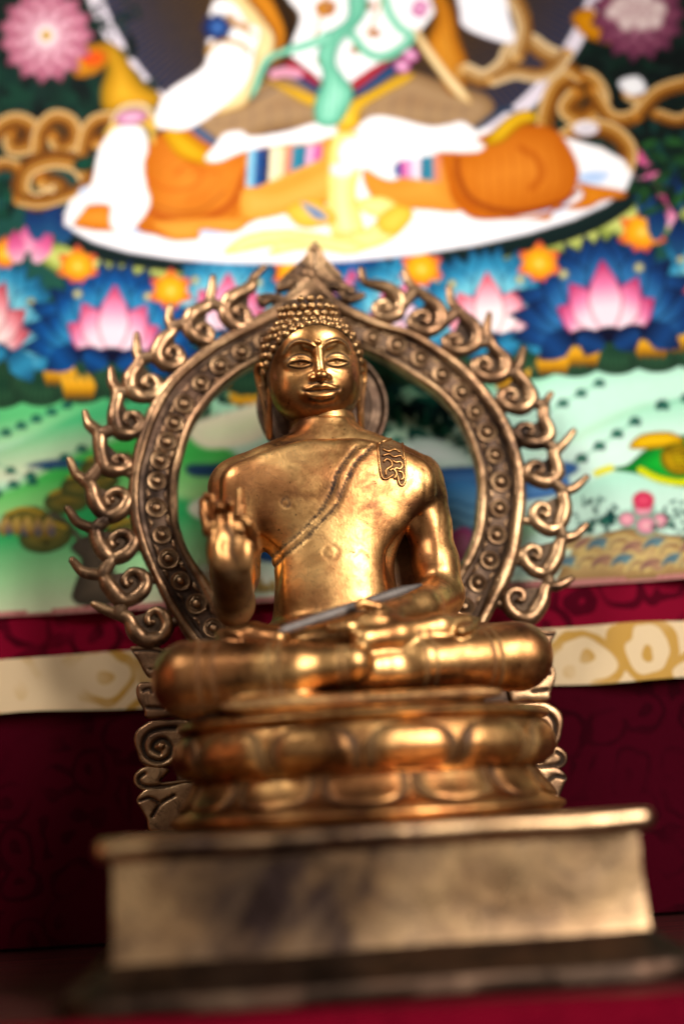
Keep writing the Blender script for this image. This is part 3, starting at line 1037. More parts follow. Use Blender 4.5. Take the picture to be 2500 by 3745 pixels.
# right knee
fill([(1600, 560), (1680, 540), (1800, 480), (1900, 455), (2030, 480), (2100, 580), (2110, 660), (2060, 740), (1900, 790), (1740, 800), (1660, 740), (1620, 660)], ['#b86418', '#cc7a2a', '#d68634'], line='#a84a10', lw=6)
fill([(1330, 620), (1440, 660), (1600, 570), (1660, 740), (1740, 790), (1700, 770), (1650, 775), (1560, 765), (1480, 760), (1360, 720)], ['#d89038', '#e4a24a'], line='#bc5c14')
fill([(1800, 770), (1900, 800), (2060, 760), (2130, 720), (2110, 670), (2160, 680), (2270, 700), (2280, 720), (2200, 735), (2150, 760), (2080, 765), (2020, 740), (2010, 800), (1930, 800), (1870, 800), (1820, 795)], ['#c4741a', '#d88a2c'], line='#a04c10', lw=5)
for k in range(9):
    fold([(1700 + 42 * k, 575 - 10 * k + 8 * abs(k - 4)), (1690 + 46 * k, 650), (1710 + 40 * k, 760 - 4 * k)], 4, '#b45812', 0.6)
fold([(1670, 580), (1680, 660), (1740, 740), (1880, 775), (2040, 745), (2110, 700)], 20, '#8c3814', 0.75)
fold([(1900, 540), (1960, 580), (1980, 640), (1940, 690)], 24, '#b25a18', 0.7)
fold([(1630, 600), (1660, 700), (1740, 770)], 12, '#b85a18', 0.7)
fill([(1770, 520), (1850, 430), (1930, 400), (1970, 440), (1900, 460), (1830, 520)], ['#8a7010', '#d0a020', '#e0b838'])
# striped cloth beside the legs
ST = ['#8ac4dc', '#2c5a94', '#1c2c5c', '#f4e4c0', '#f2d8b0', '#d88a70', '#3a8aa0', '#2c7a94', '#e8b0cc', '#c860a0']
for k in range(10):
    x = 908 + k * 27
    fill([(x, 545 - k * 2), (x + 29, 543 - k * 2), (x + 22, 690 - k * 12), (x - 8, 700 - k * 12)], ST[k], smooth=False)
for k, c in enumerate(['#2c5a94', '#c860a0', '#f0b0d0', '#f6e0e8', '#2c7a94', '#3a8aa0', '#d88a70']):
    x = 1440 + k * 24
    fill([(x, 590 - k * 4), (x + 26, 588 - k * 4), (x + 26, 650 + k * 3), (x, 640 + k * 3)], c, smooth=False)
fill([(890, 690), (1010, 690), (1160, 620), (1230, 560), (1230, 700), (1080, 770), (900, 800)], ['#e0a044', '#eab05c'], line='#c87820')
# centre cloths
fill([(1210, 520), (1290, 480), (1330, 560), (1300, 700), (1330, 860), (1250, 900), (1200, 800)], ['#f2d070', '#f8e4a0', '#fbeebc'], line='#caa040')
fill([(1050, 760), (1150, 730), (1230, 800), (1160, 830), (1100, 830), (1060, 800)], ['#e8b040', '#f0c860'], line='#b88020')
fill([(1100, 740), (1160, 760), (1200, 800), (1150, 800)], ['#9aa0a8', '#6a84b0'])
fill([(1290, 740), (1400, 720), (1480, 780), (1460, 850), (1380, 900), (1260, 920), (1230, 860), (1330, 840), (1380, 800), (1340, 780)], ['#f4d070', '#fae6a0', '#f6da88'], line='#d0a038')
fill([(820, 930), (900, 860), (1060, 840), (1240, 870), (1330, 900), (1280, 930), (1130, 910), (980, 935), (1000, 900)], ['#f4d878', '#fae8a8', '#f6dc90'], line='#d8b050', lw=4)
fill([(1380, 800), (1450, 750), (1510, 780), (1460, 850), (1400, 850)], ['#e8b440', '#f4cc60'], line='#c08a28')
for k in range(5):
    fold([(1230 + 14 * k, 540), (1222 + 16 * k, 700), (1235 + 14 * k, 880)], 4, '#caa048', 0.5)
for k in range(4):
    fold([(900 + 60 * k, 905 - 10 * k), (1010 + 50 * k, 880 - 4 * k), (1120 + 40 * k, 905)], 4, '#d0a848', 0.5)

# ---- skirt, waist and chest
fill([(690, 420), (760, 380), (900, 360), (960, 300), (1100, 280), (1190, 330), (1260, 370), (1340, 330), (1480, 260), (1620, 300), (1780, 350), (1800, 420), (1720, 480), (1500, 470), (1300, 450), (1200, 460), (1000, 480), (800, 540)], ['#8a6a48', '#a88a68', '#9c7c5c'], line='#5a4030')
for k in range(15):
    x = 780 + k * 66
    line([(x, 380 - (40 if 4 < k < 12 else 0)), (x + (12 if k < 7 else -12), 420), (x + 4, 470)], 4, '#6a5a58', 0.6)
fill([(690, 440), (780, 500), (800, 530), (770, 530), (700, 480)], ['#34466a', '#5a708c'])
line([(1740, 470), (1820, 410), (1870, 400)], 20, '#2c4258')
line([(770, 420), (960, 350), (1010, 320)], 10, '#4a4a58', 0.5)
fill([(1060, -60), (1100, 60), (1060, 180), (1100, 230), (1190, 300), (1290, 310), (1400, 230), (1460, 180), (1520, 130), (1600, -60)], WH)
fill([(1040, 230), (1080, 220), (1170, 290), (1160, 330), (1060, 280)], ['#7c2030', '#b03040'])
fill([(1030, 260), (1060, 255), (1170, 320), (1200, 350), (1150, 340)], ['#1c3454', '#2c5078'])
fill([(1300, 330), (1440, 230), (1450, 260), (1320, 350)], ['#1c3a5c', '#2c5880'])
fill([(1280, 300), (1400, 220), (1420, 235), (1300, 330)], ['#8c2434', '#b44048'])
fill([(960, 280), (1010, 300), (1150, 350), (1200, 380), (1260, 380), (1340, 340), (1480, 270), (1500, 290), (1330, 390), (1310, 460), (1240, 480), (1200, 410), (1100, 370)], ['#c89a28', '#ecc850'], line='#906a10')
line([(1000, 270), (1040, 262), (1090, 268)], 34, '#e8a8bc', 0.8)
for cx, cy in ((1470, 240), (1500, 200), (1530, 40), (1540, 20)):
    ellip(cx, cy, 30, 24, 20, ['#a04880', '#d88ab4', '#f0d0e0'])
for cx, cy, r in ((1190, 30, 40), (1205, 20, 26), (1180, 220, 26), (1370, 120, 22), (1350, 20, 20), (1300, 180, 22)):
    ellip(cx, cy, r, r * .8, 0, ['#7a4a10', '#d89030', '#2c4a80'])
line([(1150, 150), (1170, 60), (1200, -40)], 10, '#c08a30')
line([(1340, 130), (1380, 40), (1400, -60)], 10, '#c08a30')
# hair and shawls
fill([(880, -60), (960, 20), (1010, 110), (1000, 200), (960, 260), (930, 310), (900, 380), (830, 410), (760, 420), (780, 370), (880, 300), (930, 200), (900, 100), (840, 30), (800, -60)], ['#c8a060', '#ecd8a8', '#dcbc80'], line='#8a5a20')
fill([(920, -60), (1010, 0), (1060, 110), (1040, 200), (990, 240), (1000, 140), (950, 60), (890, -20)], ['#6a3a10', '#b87424', '#d08c30'])
fill([(1020, -60), (1080, 60), (1070, 150), (1030, 200), (1040, 110), (990, -20)], ['#24180c', '#3c2814'])
fill([(1560, -60), (1640, 0), (1680, 140), (1710, 240), (1690, 340), (1640, 340), (1600, 260), (1560, 160), (1590, 60)], ['#8a5418', '#c8842c', '#d8983c'], line='#6a3c10')
for k in range(4):
    line([(1600 + 18 * k, 0), (1610 + 20 * k, 120), (1640 + 14 * k, 240), (1660 + 6 * k, 330)], 5, '#7a4414', 0.6)
fill([(1520, 100), (1580, 180), (1640, 260), (1700, 330), (1720, 380), (1660, 340), (1590, 250), (1530, 160)], ['#d8b078', '#f0dcb0'], line='#a07a3c')
for pts_, w_ in (([(1700, 260), (1770, 285), (1840, 240), (1870, 180), (1930, 150), (1990, 190), (2050, 215)], 62), ([(2070, 200), (2020, 260), (1950, 275), (1880, 265), (1800, 290)], 46),
                 ([(1890, 200), (1915, 110), (1890, 20), (1830, -50)], 56)):
    ribbon(pts_, w_, ('#8a5a20', '#c89a5c', '#d8b888', '#f0dcb8'))
fill([(1680, -60), (1830, -40), (1860, 60), (1880, 150), (1820, 150), (1700, 100), (1680, 40)], ['#f0ecf0', WH], line='#a89aa8')
# arm, bangles, hands
fill([(790, 0), (860, 20), (900, 80), (950, 110), (930, 190), (900, 300), (800, 400), (690, 470), (610, 470), (570, 460), (580, 390), (620, 330), (740, 250), (760, 180), (760, 90)], WH, line='#c0a8a0', lw=4)
line([(760, 190), (800, 150), (880, 160), (910, 190)], 18, '#b88a28')
line([(790, 110), (850, 90), (930, 130)], 14, '#c8962c')
ellip(795, 100, 46, 44, 0, ['#14284c', '#2c4c8c', '#5a84b8'])
for a in range(0, 360, 45):
    ellip(795 + 44 * math.cos(rad(a)), 100 + 42 * math.sin(rad(a)), 14, 14, 0, '#1c2c58')
line([(840, 60), (870, 90), (900, 100)], 30, '#b0803c', 0.8)
fill([(450, 460), (520, 470), (540, 540), (525, 600), (535, 680), (550, 740), (520, 800), (470, 845), (410, 835), (405, 770), (420, 720), (350, 720), (290, 790), (255, 830), (240, 800), (330, 690), (360, 560), (400, 490)], WH, line='#d8c4bc', lw=4)
line([(440, 430), (520, 420), (570, 470)], 16, '#d8a83c')
line([(390, 490), (430, 450), (540, 460), (560, 520)], 18, '#e8c060', 0.8)
ellip(480, 430, 60, 30, -8, ['#8a4a70', '#d090b0', '#e8c8d8'])
# feet
fill([(760, 565), (790, 530), (820, 490), (880, 480), (920, 500), (1050, 480), (1150, 450), (1220, 455), (1225, 480), (1160, 515), (1020, 530), (900, 550), (800, 590), (755, 585)], WH, line='#d8c4bc', lw=4)
fill([(1310, 470), (1360, 425), (1440, 430), (1560, 460), (1640, 455), (1690, 445), (1750, 490), (1740, 510), (1770, 535), (1740, 555), (1640, 555), (1500, 545), (1380, 520)], WH, line='#d8c4bc', lw=4)
fill([(1240, 560), (1270, 510), (1340, 505), (1420, 540), (1455, 570), (1440, 600), (1350, 615), (1270, 610)], WH, line='#d8c4bc', lw=4)
for k in range(6):
    line([(1640 + k * 18, 460 + 6 * k), (1660 + k * 16, 520 + 4 * k)], 4, '#d8c8c8', 0.5)
ellip(1250, 620, 44, 26, 0, ['#f2c8d8', '#f8e8ee'])

# ---- green scarf
GR = ['#4f9c82', '#8ed0b4', '#a8e0c8']
fill([(1330, -60), (1340, 40), (1290, 110), (1240, 160), (1230, 240), (1290, 330), (1260, 420), (1220, 460), (1160, 450), (1150, 380), (1180, 280), (1160, 200), (1200, 120), (1270, 60), (1270, -60)], GR, line='#3c8068', lw=5)
fill([(1200, 150), (1120, 180), (1010, 210), (970, 250), (940, 330), (910, 360), (930, 290), (960, 220), (1000, 190), (1140, 140), (1200, 110)], GR, line='#3c8068')
line([(1290, 130), (1340, 190), (1400, 205), (1470, 170), (1500, 130), (1460, 100), (1420, 40), (1400, -40)], 34, '#86c8ac')
line([(1290, 130), (1340, 190), (1400, 205), (1470, 170), (1500, 130)], 8, '#4f9c82', 0.7)
for k in range(3):
    line([(1300 + k * 12, -30), (1290 + k * 12, 80), (1210 + k * 16, 180), (1200 + k * 26, 280), (1190 + k * 24, 420)], 5, '#4f9c82', 0.7)

_n, _m = GX.shape
_V = np.stack([GX, YP + _wv * 0.4, GZ], -1).reshape(-1, 3)
_id = np.arange(_n * _m).reshape(_n, _m)
_Fq = np.stack([_id[:-1, :-1], _id[:-1, 1:], _id[1:, 1:], _id[1:, :-1]], -1).reshape(-1, 4)
tag(mesh_obj('canvas', _V, _Fq, M['paint'], scroll, scale=1.0, attrs={'paint': (np.clip(RGB.mean(-1, keepdims=True) + (RGB - RGB.mean(-1, keepdims=True)) * 1.04, 0, 1) ** 1.12 * 0.86).reshape(-1, 3)}),
    'painting of a white deity seated cross-legged above blue and pink lotuses and green hills')
sheet('backing_cloth', -XS, XS, z_c, 0.62, YP + 0.004, 0.001, M['red_dark'], scroll, seed=6, nz=10)
# ------------------------------------------------------------------ openwork halo behind the statue (statue frame, millimetres)
VH = 45.0
halo = empty('openwork_halo', 'horseshoe bronze halo with scroll flames and roundels standing behind the seated figure', 'halo', mat=SM)


def PH(px, py, v=VH):
    return P(px, py, v)


def xz(px, py):
    p = P(px, py, VH)
    return p[0], p[2]


RA = [(770, 2490), (704, 2365), (646, 2276), (602, 2204), (553, 2102), (508, 2012), (487, 1950), (473, 1880), (471, 1816), (475, 1740), (490, 1657), (523, 1546), (575, 1436), (659, 1344), (750, 1273), (855, 1208), (952, 1150), (1043, 1088), (1095, 1040), (1140, 985), (1180, 1035), (1230, 1092), (1317, 1142), (1402, 1182), (1505, 1215), (1614, 1278), (1711, 1348), (1783, 1433), (1850, 1530), (1892, 1627), (1914, 1718), (1919, 1789), (1908, 1923), (1886, 2053), (1850, 2151), (1810, 2222), (1770, 2294), (1700, 2420)]
RB = [(805, 2470), (736, 2343), (691, 2280), (624, 2173), (571, 2070), (530, 1950), (515, 1880), (512, 1825), (514, 1750), (536, 1657), (581, 1527), (646, 1416), (737, 1331), (842, 1260), (959, 1204), (1060, 1150), (1140, 1100), (1235, 1150), (1341, 1196), (1492, 1242), (1589, 1302), (1692, 1397), (1771, 1488), (1826, 1585), (1860, 1682), (1873, 1760), (1872, 1812), (1863, 1923), (1841, 2030), (1801, 2124), (1743, 2263), (1670, 2400)]
RC = [(890, 2410), (825, 2308), (776, 2236), (727, 2142), (673, 2048), (629, 1932), (617, 1834), (621, 1750), (640, 1663), (685, 1533), (750, 1442), (848, 1357), (952, 1299), (1050, 1255), (1150, 1220), (1250, 1240), (1353, 1276), (1492, 1348), (1595, 1415), (1674, 1494), (1723, 1585), (1757, 1682), (1779, 1760), (1781, 1834), (1765, 1968), (1734, 2048), (1680, 2129), (1620, 2230), (1560, 2330)]
RD = [(920, 2395), (850, 2270), (767, 2129), (700, 2035), (660, 1937), (651, 1834), (654, 1750), (672, 1663), (711, 1553), (783, 1455), (881, 1370), (959, 1331), (1050, 1290), (1150, 1258), (1250, 1268), (1350, 1300), (1492, 1381), (1589, 1447), (1668, 1536), (1711, 1627), (1736, 1706), (1746, 1790), (1742, 1850), (1729, 1950), (1676, 2075), (1610, 2190), (1540, 2310)]
HC = P(1195, 1790, VH)


def polar(lst):
    q = np.array([P(x, y, VH) for x, y in lst])
    th = np.arctan2(q[:, 0] - HC[0], q[:, 2] - HC[2])
    r = np.hypot(q[:, 0] - HC[0], q[:, 2] - HC[2])
    o = np.argsort(th)
    return th[o], r[o]


def smooth_interp(t, th, r):
    # cubic Hermite through uneven samples
    m = np.gradient(r, th)
    i = np.clip(np.searchsorted(th, t) - 1, 0, len(th) - 2)
    h = th[i + 1] - th[i]
    s = np.clip((t - th[i]) / h, 0, 1)
    return (2 * s ** 3 - 3 * s ** 2 + 1) * r[i] + (s ** 3 - 2 * s ** 2 + s) * h * m[i] + (-2 * s ** 3 + 3 * s ** 2) * r[i + 1] + (s ** 3 - s ** 2) * h * m[i + 1]


_pa, _pb, _pc, _pd = polar(RA), polar(RB), polar(RC), polar(RD)
TH0, TH1 = max(x[0][0] for x in (_pa, _pb, _pc, _pd)), min(x[0][-1] for x in (_pa, _pb, _pc, _pd))
THS = np.linspace(TH0 + 0.001, TH1 - 0.001, 260)
_rA, _rB, _rC, _rD = (smooth_interp(THS, *x) for x in (_pa, _pb, _pc, _pd))
_jit = sum(0.16 * np.sin(THS * k + k) for k in (9, 17, 31)) * 0.6


def ring_pt(r, v):
    return np.stack([HC[0] + r * np.sin(THS), np.full_like(r, v), HC[2] + r * np.cos(THS)], 1)


def ring_loft(name, rows, mat, pat=None):
    """rows: closed loop of (radius array, depth)"""
    m = len(rows)
    V = np.stack([ring_pt(r, v) for r, v in rows], 1).reshape(-1, 3)
    F = []
    for i in range(len(THS) - 1):
        for j in range(m):
            k = (j + 1) % m
            F.append((i * m + j, (i + 1) * m + j, (i + 1) * m + k, i * m + k))
    F.append(tuple(range(m)))
    F.append(tuple(range((len(THS) - 1) * m, len(THS) * m))[::-1])
    at = None
    if pat is not None:
        at = {'patina_shade': np.tile(np.array(pat, float), len(THS))}
    return mesh_obj(name, V, F, mat, halo, flat_angle=40, attrs=at)


mixr = lambda a, b, t: a + (b - a) * t
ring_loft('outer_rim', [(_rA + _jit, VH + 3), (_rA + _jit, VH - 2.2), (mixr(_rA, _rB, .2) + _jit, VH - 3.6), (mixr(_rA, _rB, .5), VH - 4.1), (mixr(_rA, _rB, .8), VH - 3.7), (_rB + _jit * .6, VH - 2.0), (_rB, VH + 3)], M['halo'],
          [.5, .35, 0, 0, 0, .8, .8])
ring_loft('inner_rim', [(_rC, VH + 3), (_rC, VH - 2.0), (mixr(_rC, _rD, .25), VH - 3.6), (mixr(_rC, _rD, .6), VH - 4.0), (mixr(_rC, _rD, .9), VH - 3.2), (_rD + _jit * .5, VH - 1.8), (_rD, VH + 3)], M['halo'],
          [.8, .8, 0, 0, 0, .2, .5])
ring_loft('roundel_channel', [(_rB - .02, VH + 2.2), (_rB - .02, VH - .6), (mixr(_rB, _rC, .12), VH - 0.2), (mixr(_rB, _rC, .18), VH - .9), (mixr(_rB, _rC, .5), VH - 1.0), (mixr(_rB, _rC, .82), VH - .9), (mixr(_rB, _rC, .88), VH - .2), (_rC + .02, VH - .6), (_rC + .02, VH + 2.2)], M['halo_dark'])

# roundels: concentric rings with a domed boss
ROUND = [(780, 2298), (720, 2209), (660, 2126), (617, 2044), (593, 1957), (573, 1858), (575, 1760), (588, 1685), (611, 1618), (639, 1549), (674, 1478), (736, 1403), (806, 1338), (884, 1289), (965, 1250), (1050, 1207), (1150, 1165), (1260, 1200), (1359, 1237), (1450, 1264), (1535, 1312), (1614, 1373), (1686, 1436), (1735, 1509), (1778, 1582), (1807, 1666), (1828, 1763), (1823, 1861), (1814, 1957), (1788, 2050), (1745, 2133), (1696, 2220)]


def lathe(prof, n=24):
    """prof: (radius, height toward the viewer)"""
    V, F = [], []
    for r, h in prof:
        for j in range(n):
            a = 2 * math.pi * j / n
            V.append((r * math.cos(a), -h, r * math.sin(a)))
    for i in range(len(prof) - 1):
        for j in range(n):
            k = (j + 1) % n
            F.append((i * n + j, i * n + k, (i + 1) * n + k, (i + 1) * n + j))
    V.append((0, -prof[-1][1], 0))
    for j in range(n):
        F.append(((len(prof) - 1) * n + j, (len(prof) - 1) * n + (j + 1) % n, len(V) - 1))
    return np.array(V), F


_rv, _rf = lathe([(4.9, -0.6), (4.85, 1.1), (4.5, 1.5), (4.05, 1.4), (3.8, 0.5), (3.45, 0.4), (3.25, 0.9), (2.9, 1.0), (2.6, 0.3), (1.8, 0.1)])
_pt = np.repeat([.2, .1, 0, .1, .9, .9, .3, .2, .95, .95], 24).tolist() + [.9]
_r0 = mesh_obj('roundel', _rv, _rf, M['halo'], halo, attrs={'patina_shade': _pt}, flat_angle=60)
_bv, _bf = lathe([(1.95, 0.0), (1.9, 0.9), (1.6, 1.6), (1.0, 2.0), (0.45, 2.1)], 16)
_b0 = mesh_obj('boss', _bv, _bf, M['halo'], _r0, attrs={'patina_shade': np.zeros(len(_bv))}, flat_angle=60)
for i, (x, y) in enumerate(ROUND):
    p = P(x, y, VH - 1.0) / 1000
    s = 1.0 + 0.07 * math.sin(i * 2.7)
    mt = Matrix.Translation(Vector(p)) @ Matrix.Rotation(i * 1.3, 4, 'Y') @ Matrix.Rotation(rad(3) * math.sin(i * 1.9), 4, 'X') @ Matrix.Diagonal((s, 1, s * (1 + .04 * math.sin(i)), 1))
    if i == 0:
        _r0.matrix_local = mt
    else:
        r = share('roundel', _r0.data, halo, mt)
        share('boss', _b0.data, r, Matrix.Identity(4))
# small raised triangles between neighbouring roundels
_sp = []
for (x0, y0), (x1, y1) in zip(ROUND[:-1], ROUND[1:]):
    a, b = P(x0, y0, VH - 1), P(x1, y1, VH - 1)
    m = (a + b) / 2
    d = (b - a) / np.linalg.norm(b - a)
    n = np.array([-d[2], 0, d[0]])
    for sgn in (1, -1):
        c = m + n * sgn * 3.9
        _sp.append(tube([c - d * 2.6 + n * sgn * .9, c, c + d * 2.6 + n * sgn * .9], [.35, .75, .35], 6))
V, F = join(_sp)
tag(mesh_obj('channel_beading', V, F, M['halo'], halo), kind='stuff')

# ---- flames: each an S-shaped tongue that ends in a spiral, traced one by one.  tip, body ..., around the spiral, centre
FLAMES = {
    'L': [[(338, 2207), (401, 2236), (468, 2262), (492, 2307), (535, 2343), (590, 2330), (613, 2290), (598, 2247), (568, 2232), (541, 2254), (545, 2279), (561, 2277)],
          [(262, 2044), (305, 2092), (372, 2107), (400, 2145), (447, 2196), (505, 2180), (535, 2135), (517, 2098), (482, 2091), (455, 2118), (464, 2141), (480, 2130)],
          [(245, 1856), (287, 1911), (345, 1940), (362, 1990), (405, 2041), (458, 2029), (490, 1986), (470, 1953), (435, 1951), (405, 1974), (412, 1998), (430, 1987)],
          [(254, 1676), (278, 1733), (332, 1778), (347, 1834), (390, 1890), (443, 1874), (467, 1832), (448, 1800), (416, 1799), (389, 1822), (397, 1844), (412, 1830)],
          [(311, 1503), (325, 1548), (362, 1590), (368, 1650), (385, 1712), (430, 1722), (468, 1705), (462, 1680), (437, 1668), (415, 1684), (428, 1694)],
          [(406, 1344), (412, 1400), (432, 1440), (420, 1520), (438, 1582), (485, 1586), (515, 1556), (502, 1521), (473, 1514), (456, 1535), (466, 1552)],
          [(500, 1218), (502, 1290), (512, 1325), (480, 1375), (478, 1425), (515, 1455), (566, 1446), (584, 1412), (562, 1381), (536, 1384), (524, 1404), (538, 1414)],
          [(624, 1113), (618, 1170), (632, 1210), (595, 1250), (574, 1300), (600, 1338), (645, 1338), (664, 1305), (645, 1272), (617, 1276), (608, 1298), (622, 1306)],
          [(780, 1009), (772, 1075), (758, 1120), (705, 1150), (685, 1195), (712, 1235), (760, 1248), (772, 1215), (752, 1190), (728, 1196), (728, 1216)],
          [(968, 974), (930, 1015), (912, 1055), (850, 1088), (822, 1125), (832, 1172), (872, 1198), (905, 1180), (905, 1142), (878, 1120), (858, 1138), (872, 1152)]],
    'R': [[(2093, 2113), (2040, 2142), (1995, 2146), (1978, 2200), (1940, 2256), (1896, 2258), (1858, 2225), (1850, 2185), (1876, 2158), (1908, 2166), (1910, 2194), (1893, 2194)],
          [(2145, 1917), (2098, 1960), (2050, 1975), (2032, 2035), (2000, 2088), (1962, 2094), (1922, 2065), (1912, 2025), (1940, 2000), (1968, 2010), (1968, 2040), (1950, 2036)],
          [(2147, 1742), (2100, 1784), (2058, 1806), (2062, 1860), (2042, 1920), (2005, 1940), (1960, 1915), (1946, 1875), (1970, 1846), (2000, 1856), (2000, 1886), (1982, 1880)],
          [(2099, 1572), (2058, 1625), (2022, 1660), (2035, 1730), (2000, 1765), (1955, 1758), (1924, 1730), (1940, 1698), (1972, 1696), (1982, 1722), (1965, 1728)],
          [(2015, 1436), (1990, 1480), (1985, 1530), (2006, 1590), (1970, 1620), (1922, 1618), (1888, 1590), (1902, 1560), (1934, 1556), (1946, 1582), (1928, 1588)],
          [(1914, 1270), (1898, 1325), (1884, 1362), (1925, 1415), (1940, 1465), (1900, 1498), (1852, 1490), (1828, 1458), (1845, 1430), (1876, 1430), (1884, 1456), (1866, 1462)],
          [(1789, 1145), (1778, 1210), (1795, 1265), (1842, 1315), (1840, 1365), (1790, 1386), (1744, 1368), (1736, 1332), (1766, 1312), (1790, 1330), (1782, 1350), (1768, 1344)],
          [(1640, 1048), (1650, 1108), (1684, 1150), (1732, 1200), (1738, 1255), (1690, 1286), (1640, 1276), (1630, 1244), (1656, 1226), (1682, 1238), (1676, 1258), (1662, 1252)],
          [(1477, 988), (1503, 1048), (1560, 1092), (1608, 1140), (1606, 1190), (1560, 1216), (1512, 1200), (1504, 1166), (1532, 1142), (1562, 1150), (1562, 1176), (1544, 1174)],
          [(1318, 979), (1336, 1034), (1410, 1054), (1458, 1092), (1456, 1142), (1416, 1166), (1378, 1148), (1376, 1116), (1402, 1104), (1422, 1122), (1408, 1134)]]}


def disc_plate(c, r, v0, v1, n=14):
    a = np.linspace(0, 2 * math.pi, n, endpoint=False)
    V = [(c[0] + r * math.cos(t), v0, c[2] + r * math.sin(t)) for t in a] + [(c[0] + r * math.cos(t), v1, c[2] + r * math.sin(t)) for t in a]
    F = [tuple(range(n)), tuple(range(2 * n - 1, n - 1, -1))] + [(j, n + j, n + (j + 1) % n, (j + 1) % n) for j in range(n)]
    return np.array(V), F


_ringA = ring_pt(_rA, VH)
_prev = None
for side in 'LR':
    _prev = None
    for i, fl in enumerate(FLAMES[side]):
        n = len(fl)
        pth = catmull([P(x, y, VH - 1) for x, y in fl], 7)
        m = len(pth)
        t = np.linspace(0, 1, m)
        nb = 0.42
        rr = np.interp(t, [0, .04, .15, .30, .45, .6, .75, .9, 1], [1.2, 1.6, 2.4, 3.0, 2.9, 2.2, 1.55, 1.2, 1.05])
        rr = 1.32 * rr * (1 + .06 * np.sin(t * 23 + i) + .04 * np.sin(t * 51 + 2 * i))
        lift = -1.2 * np.sin(np.clip(t * 1.3, 0, 1) * math.pi)        # body swells toward the viewer
        pth[:, 1] += lift - 0.8 * np.clip((t - .8) / .2, 0, 1)
        tv, tf = tube(pth, rr, 12, .78)
        # a chased ridge line that follows the tongue
        off = []
        parts = [(tv, tf)]
        offs = (tv[:12 * m, 1] - np.repeat(pth[:, 1], 12)) / np.repeat(rr, 12)
        pats = [np.concatenate([np.clip(.75 + offs * 1.15, 0, .85), [.3, .3]])]
        # spiral boss
        c = pth[-1]
        bv, bf = lathe([(1.7, 0), (1.6, 1.0), (1.1, 1.8), (.4, 2.1)], 10)
        parts.append((bv * 0.8 + c + np.array([0, -.4, 0]), bf))
        pats.append(np.full(len(bv), .1))
        # recessed dark web inside the spiral
        k0 = P(*fl[int(n * .62)], VH)
        cen = (P(*fl[-1], VH) + P(*fl[4], VH) + k0) / 3
        wq = np.array([P(*q_, VH - .6) for q_ in catmull(fl[2:9], 3)])
        nw = len(wq)
        wv = np.concatenate([wq, wq + np.array([0, 2.2, 0])])
        parts.append((wv, [tuple(range(nw)), tuple(range(2 * nw - 1, nw - 1, -1))] + [(j, nw + j, nw + (j + 1) % nw, (j + 1) % nw) for j in range(nw)]))
        pats.append(np.full(2 * nw, .8))
        dv, df = disc_plate(cen, np.linalg.norm(P(*fl[-1], VH) - k0) * 0.95, VH + .6, VH + 1.6)
        parts.append((dv, df))
        pats.append(np.full(len(dv), .9))
        # stub to the ring
        far = P(*fl[6 if n > 11 else 5], VH - .5)
        q = _ringA[np.argmin(np.linalg.norm(_ringA - far, axis=1))]
        sv, sf = tube(np.linspace(far, q + (q - far) * .25, 4), [2.2, 2.0, 2.1, 2.6], 10)
        parts.append((sv, sf))
        pats.append(np.full(len(sv), .25))
        # neck down to the flame below
        if _prev is not None:
            low = pth[int(m * .38)]
            d = np.linalg.norm(_prev[:int(len(_prev) * .45)] - low, axis=1)
            q2 = _prev[np.argmin(d)]
            nv, nf = tube(np.linspace(low, q2, 4), [3.6, 3.3, 3.3, 3.6], 10, flat=.8)
            parts.append((nv, nf))
            pats.append(np.full(len(nv), .45))
        _prev = pth
        V, F = join(parts)
        mesh_obj('flame_scroll', V, F, M['halo'], halo, attrs={'patina_shade': np.concatenate(pats)}, flat_angle=75)


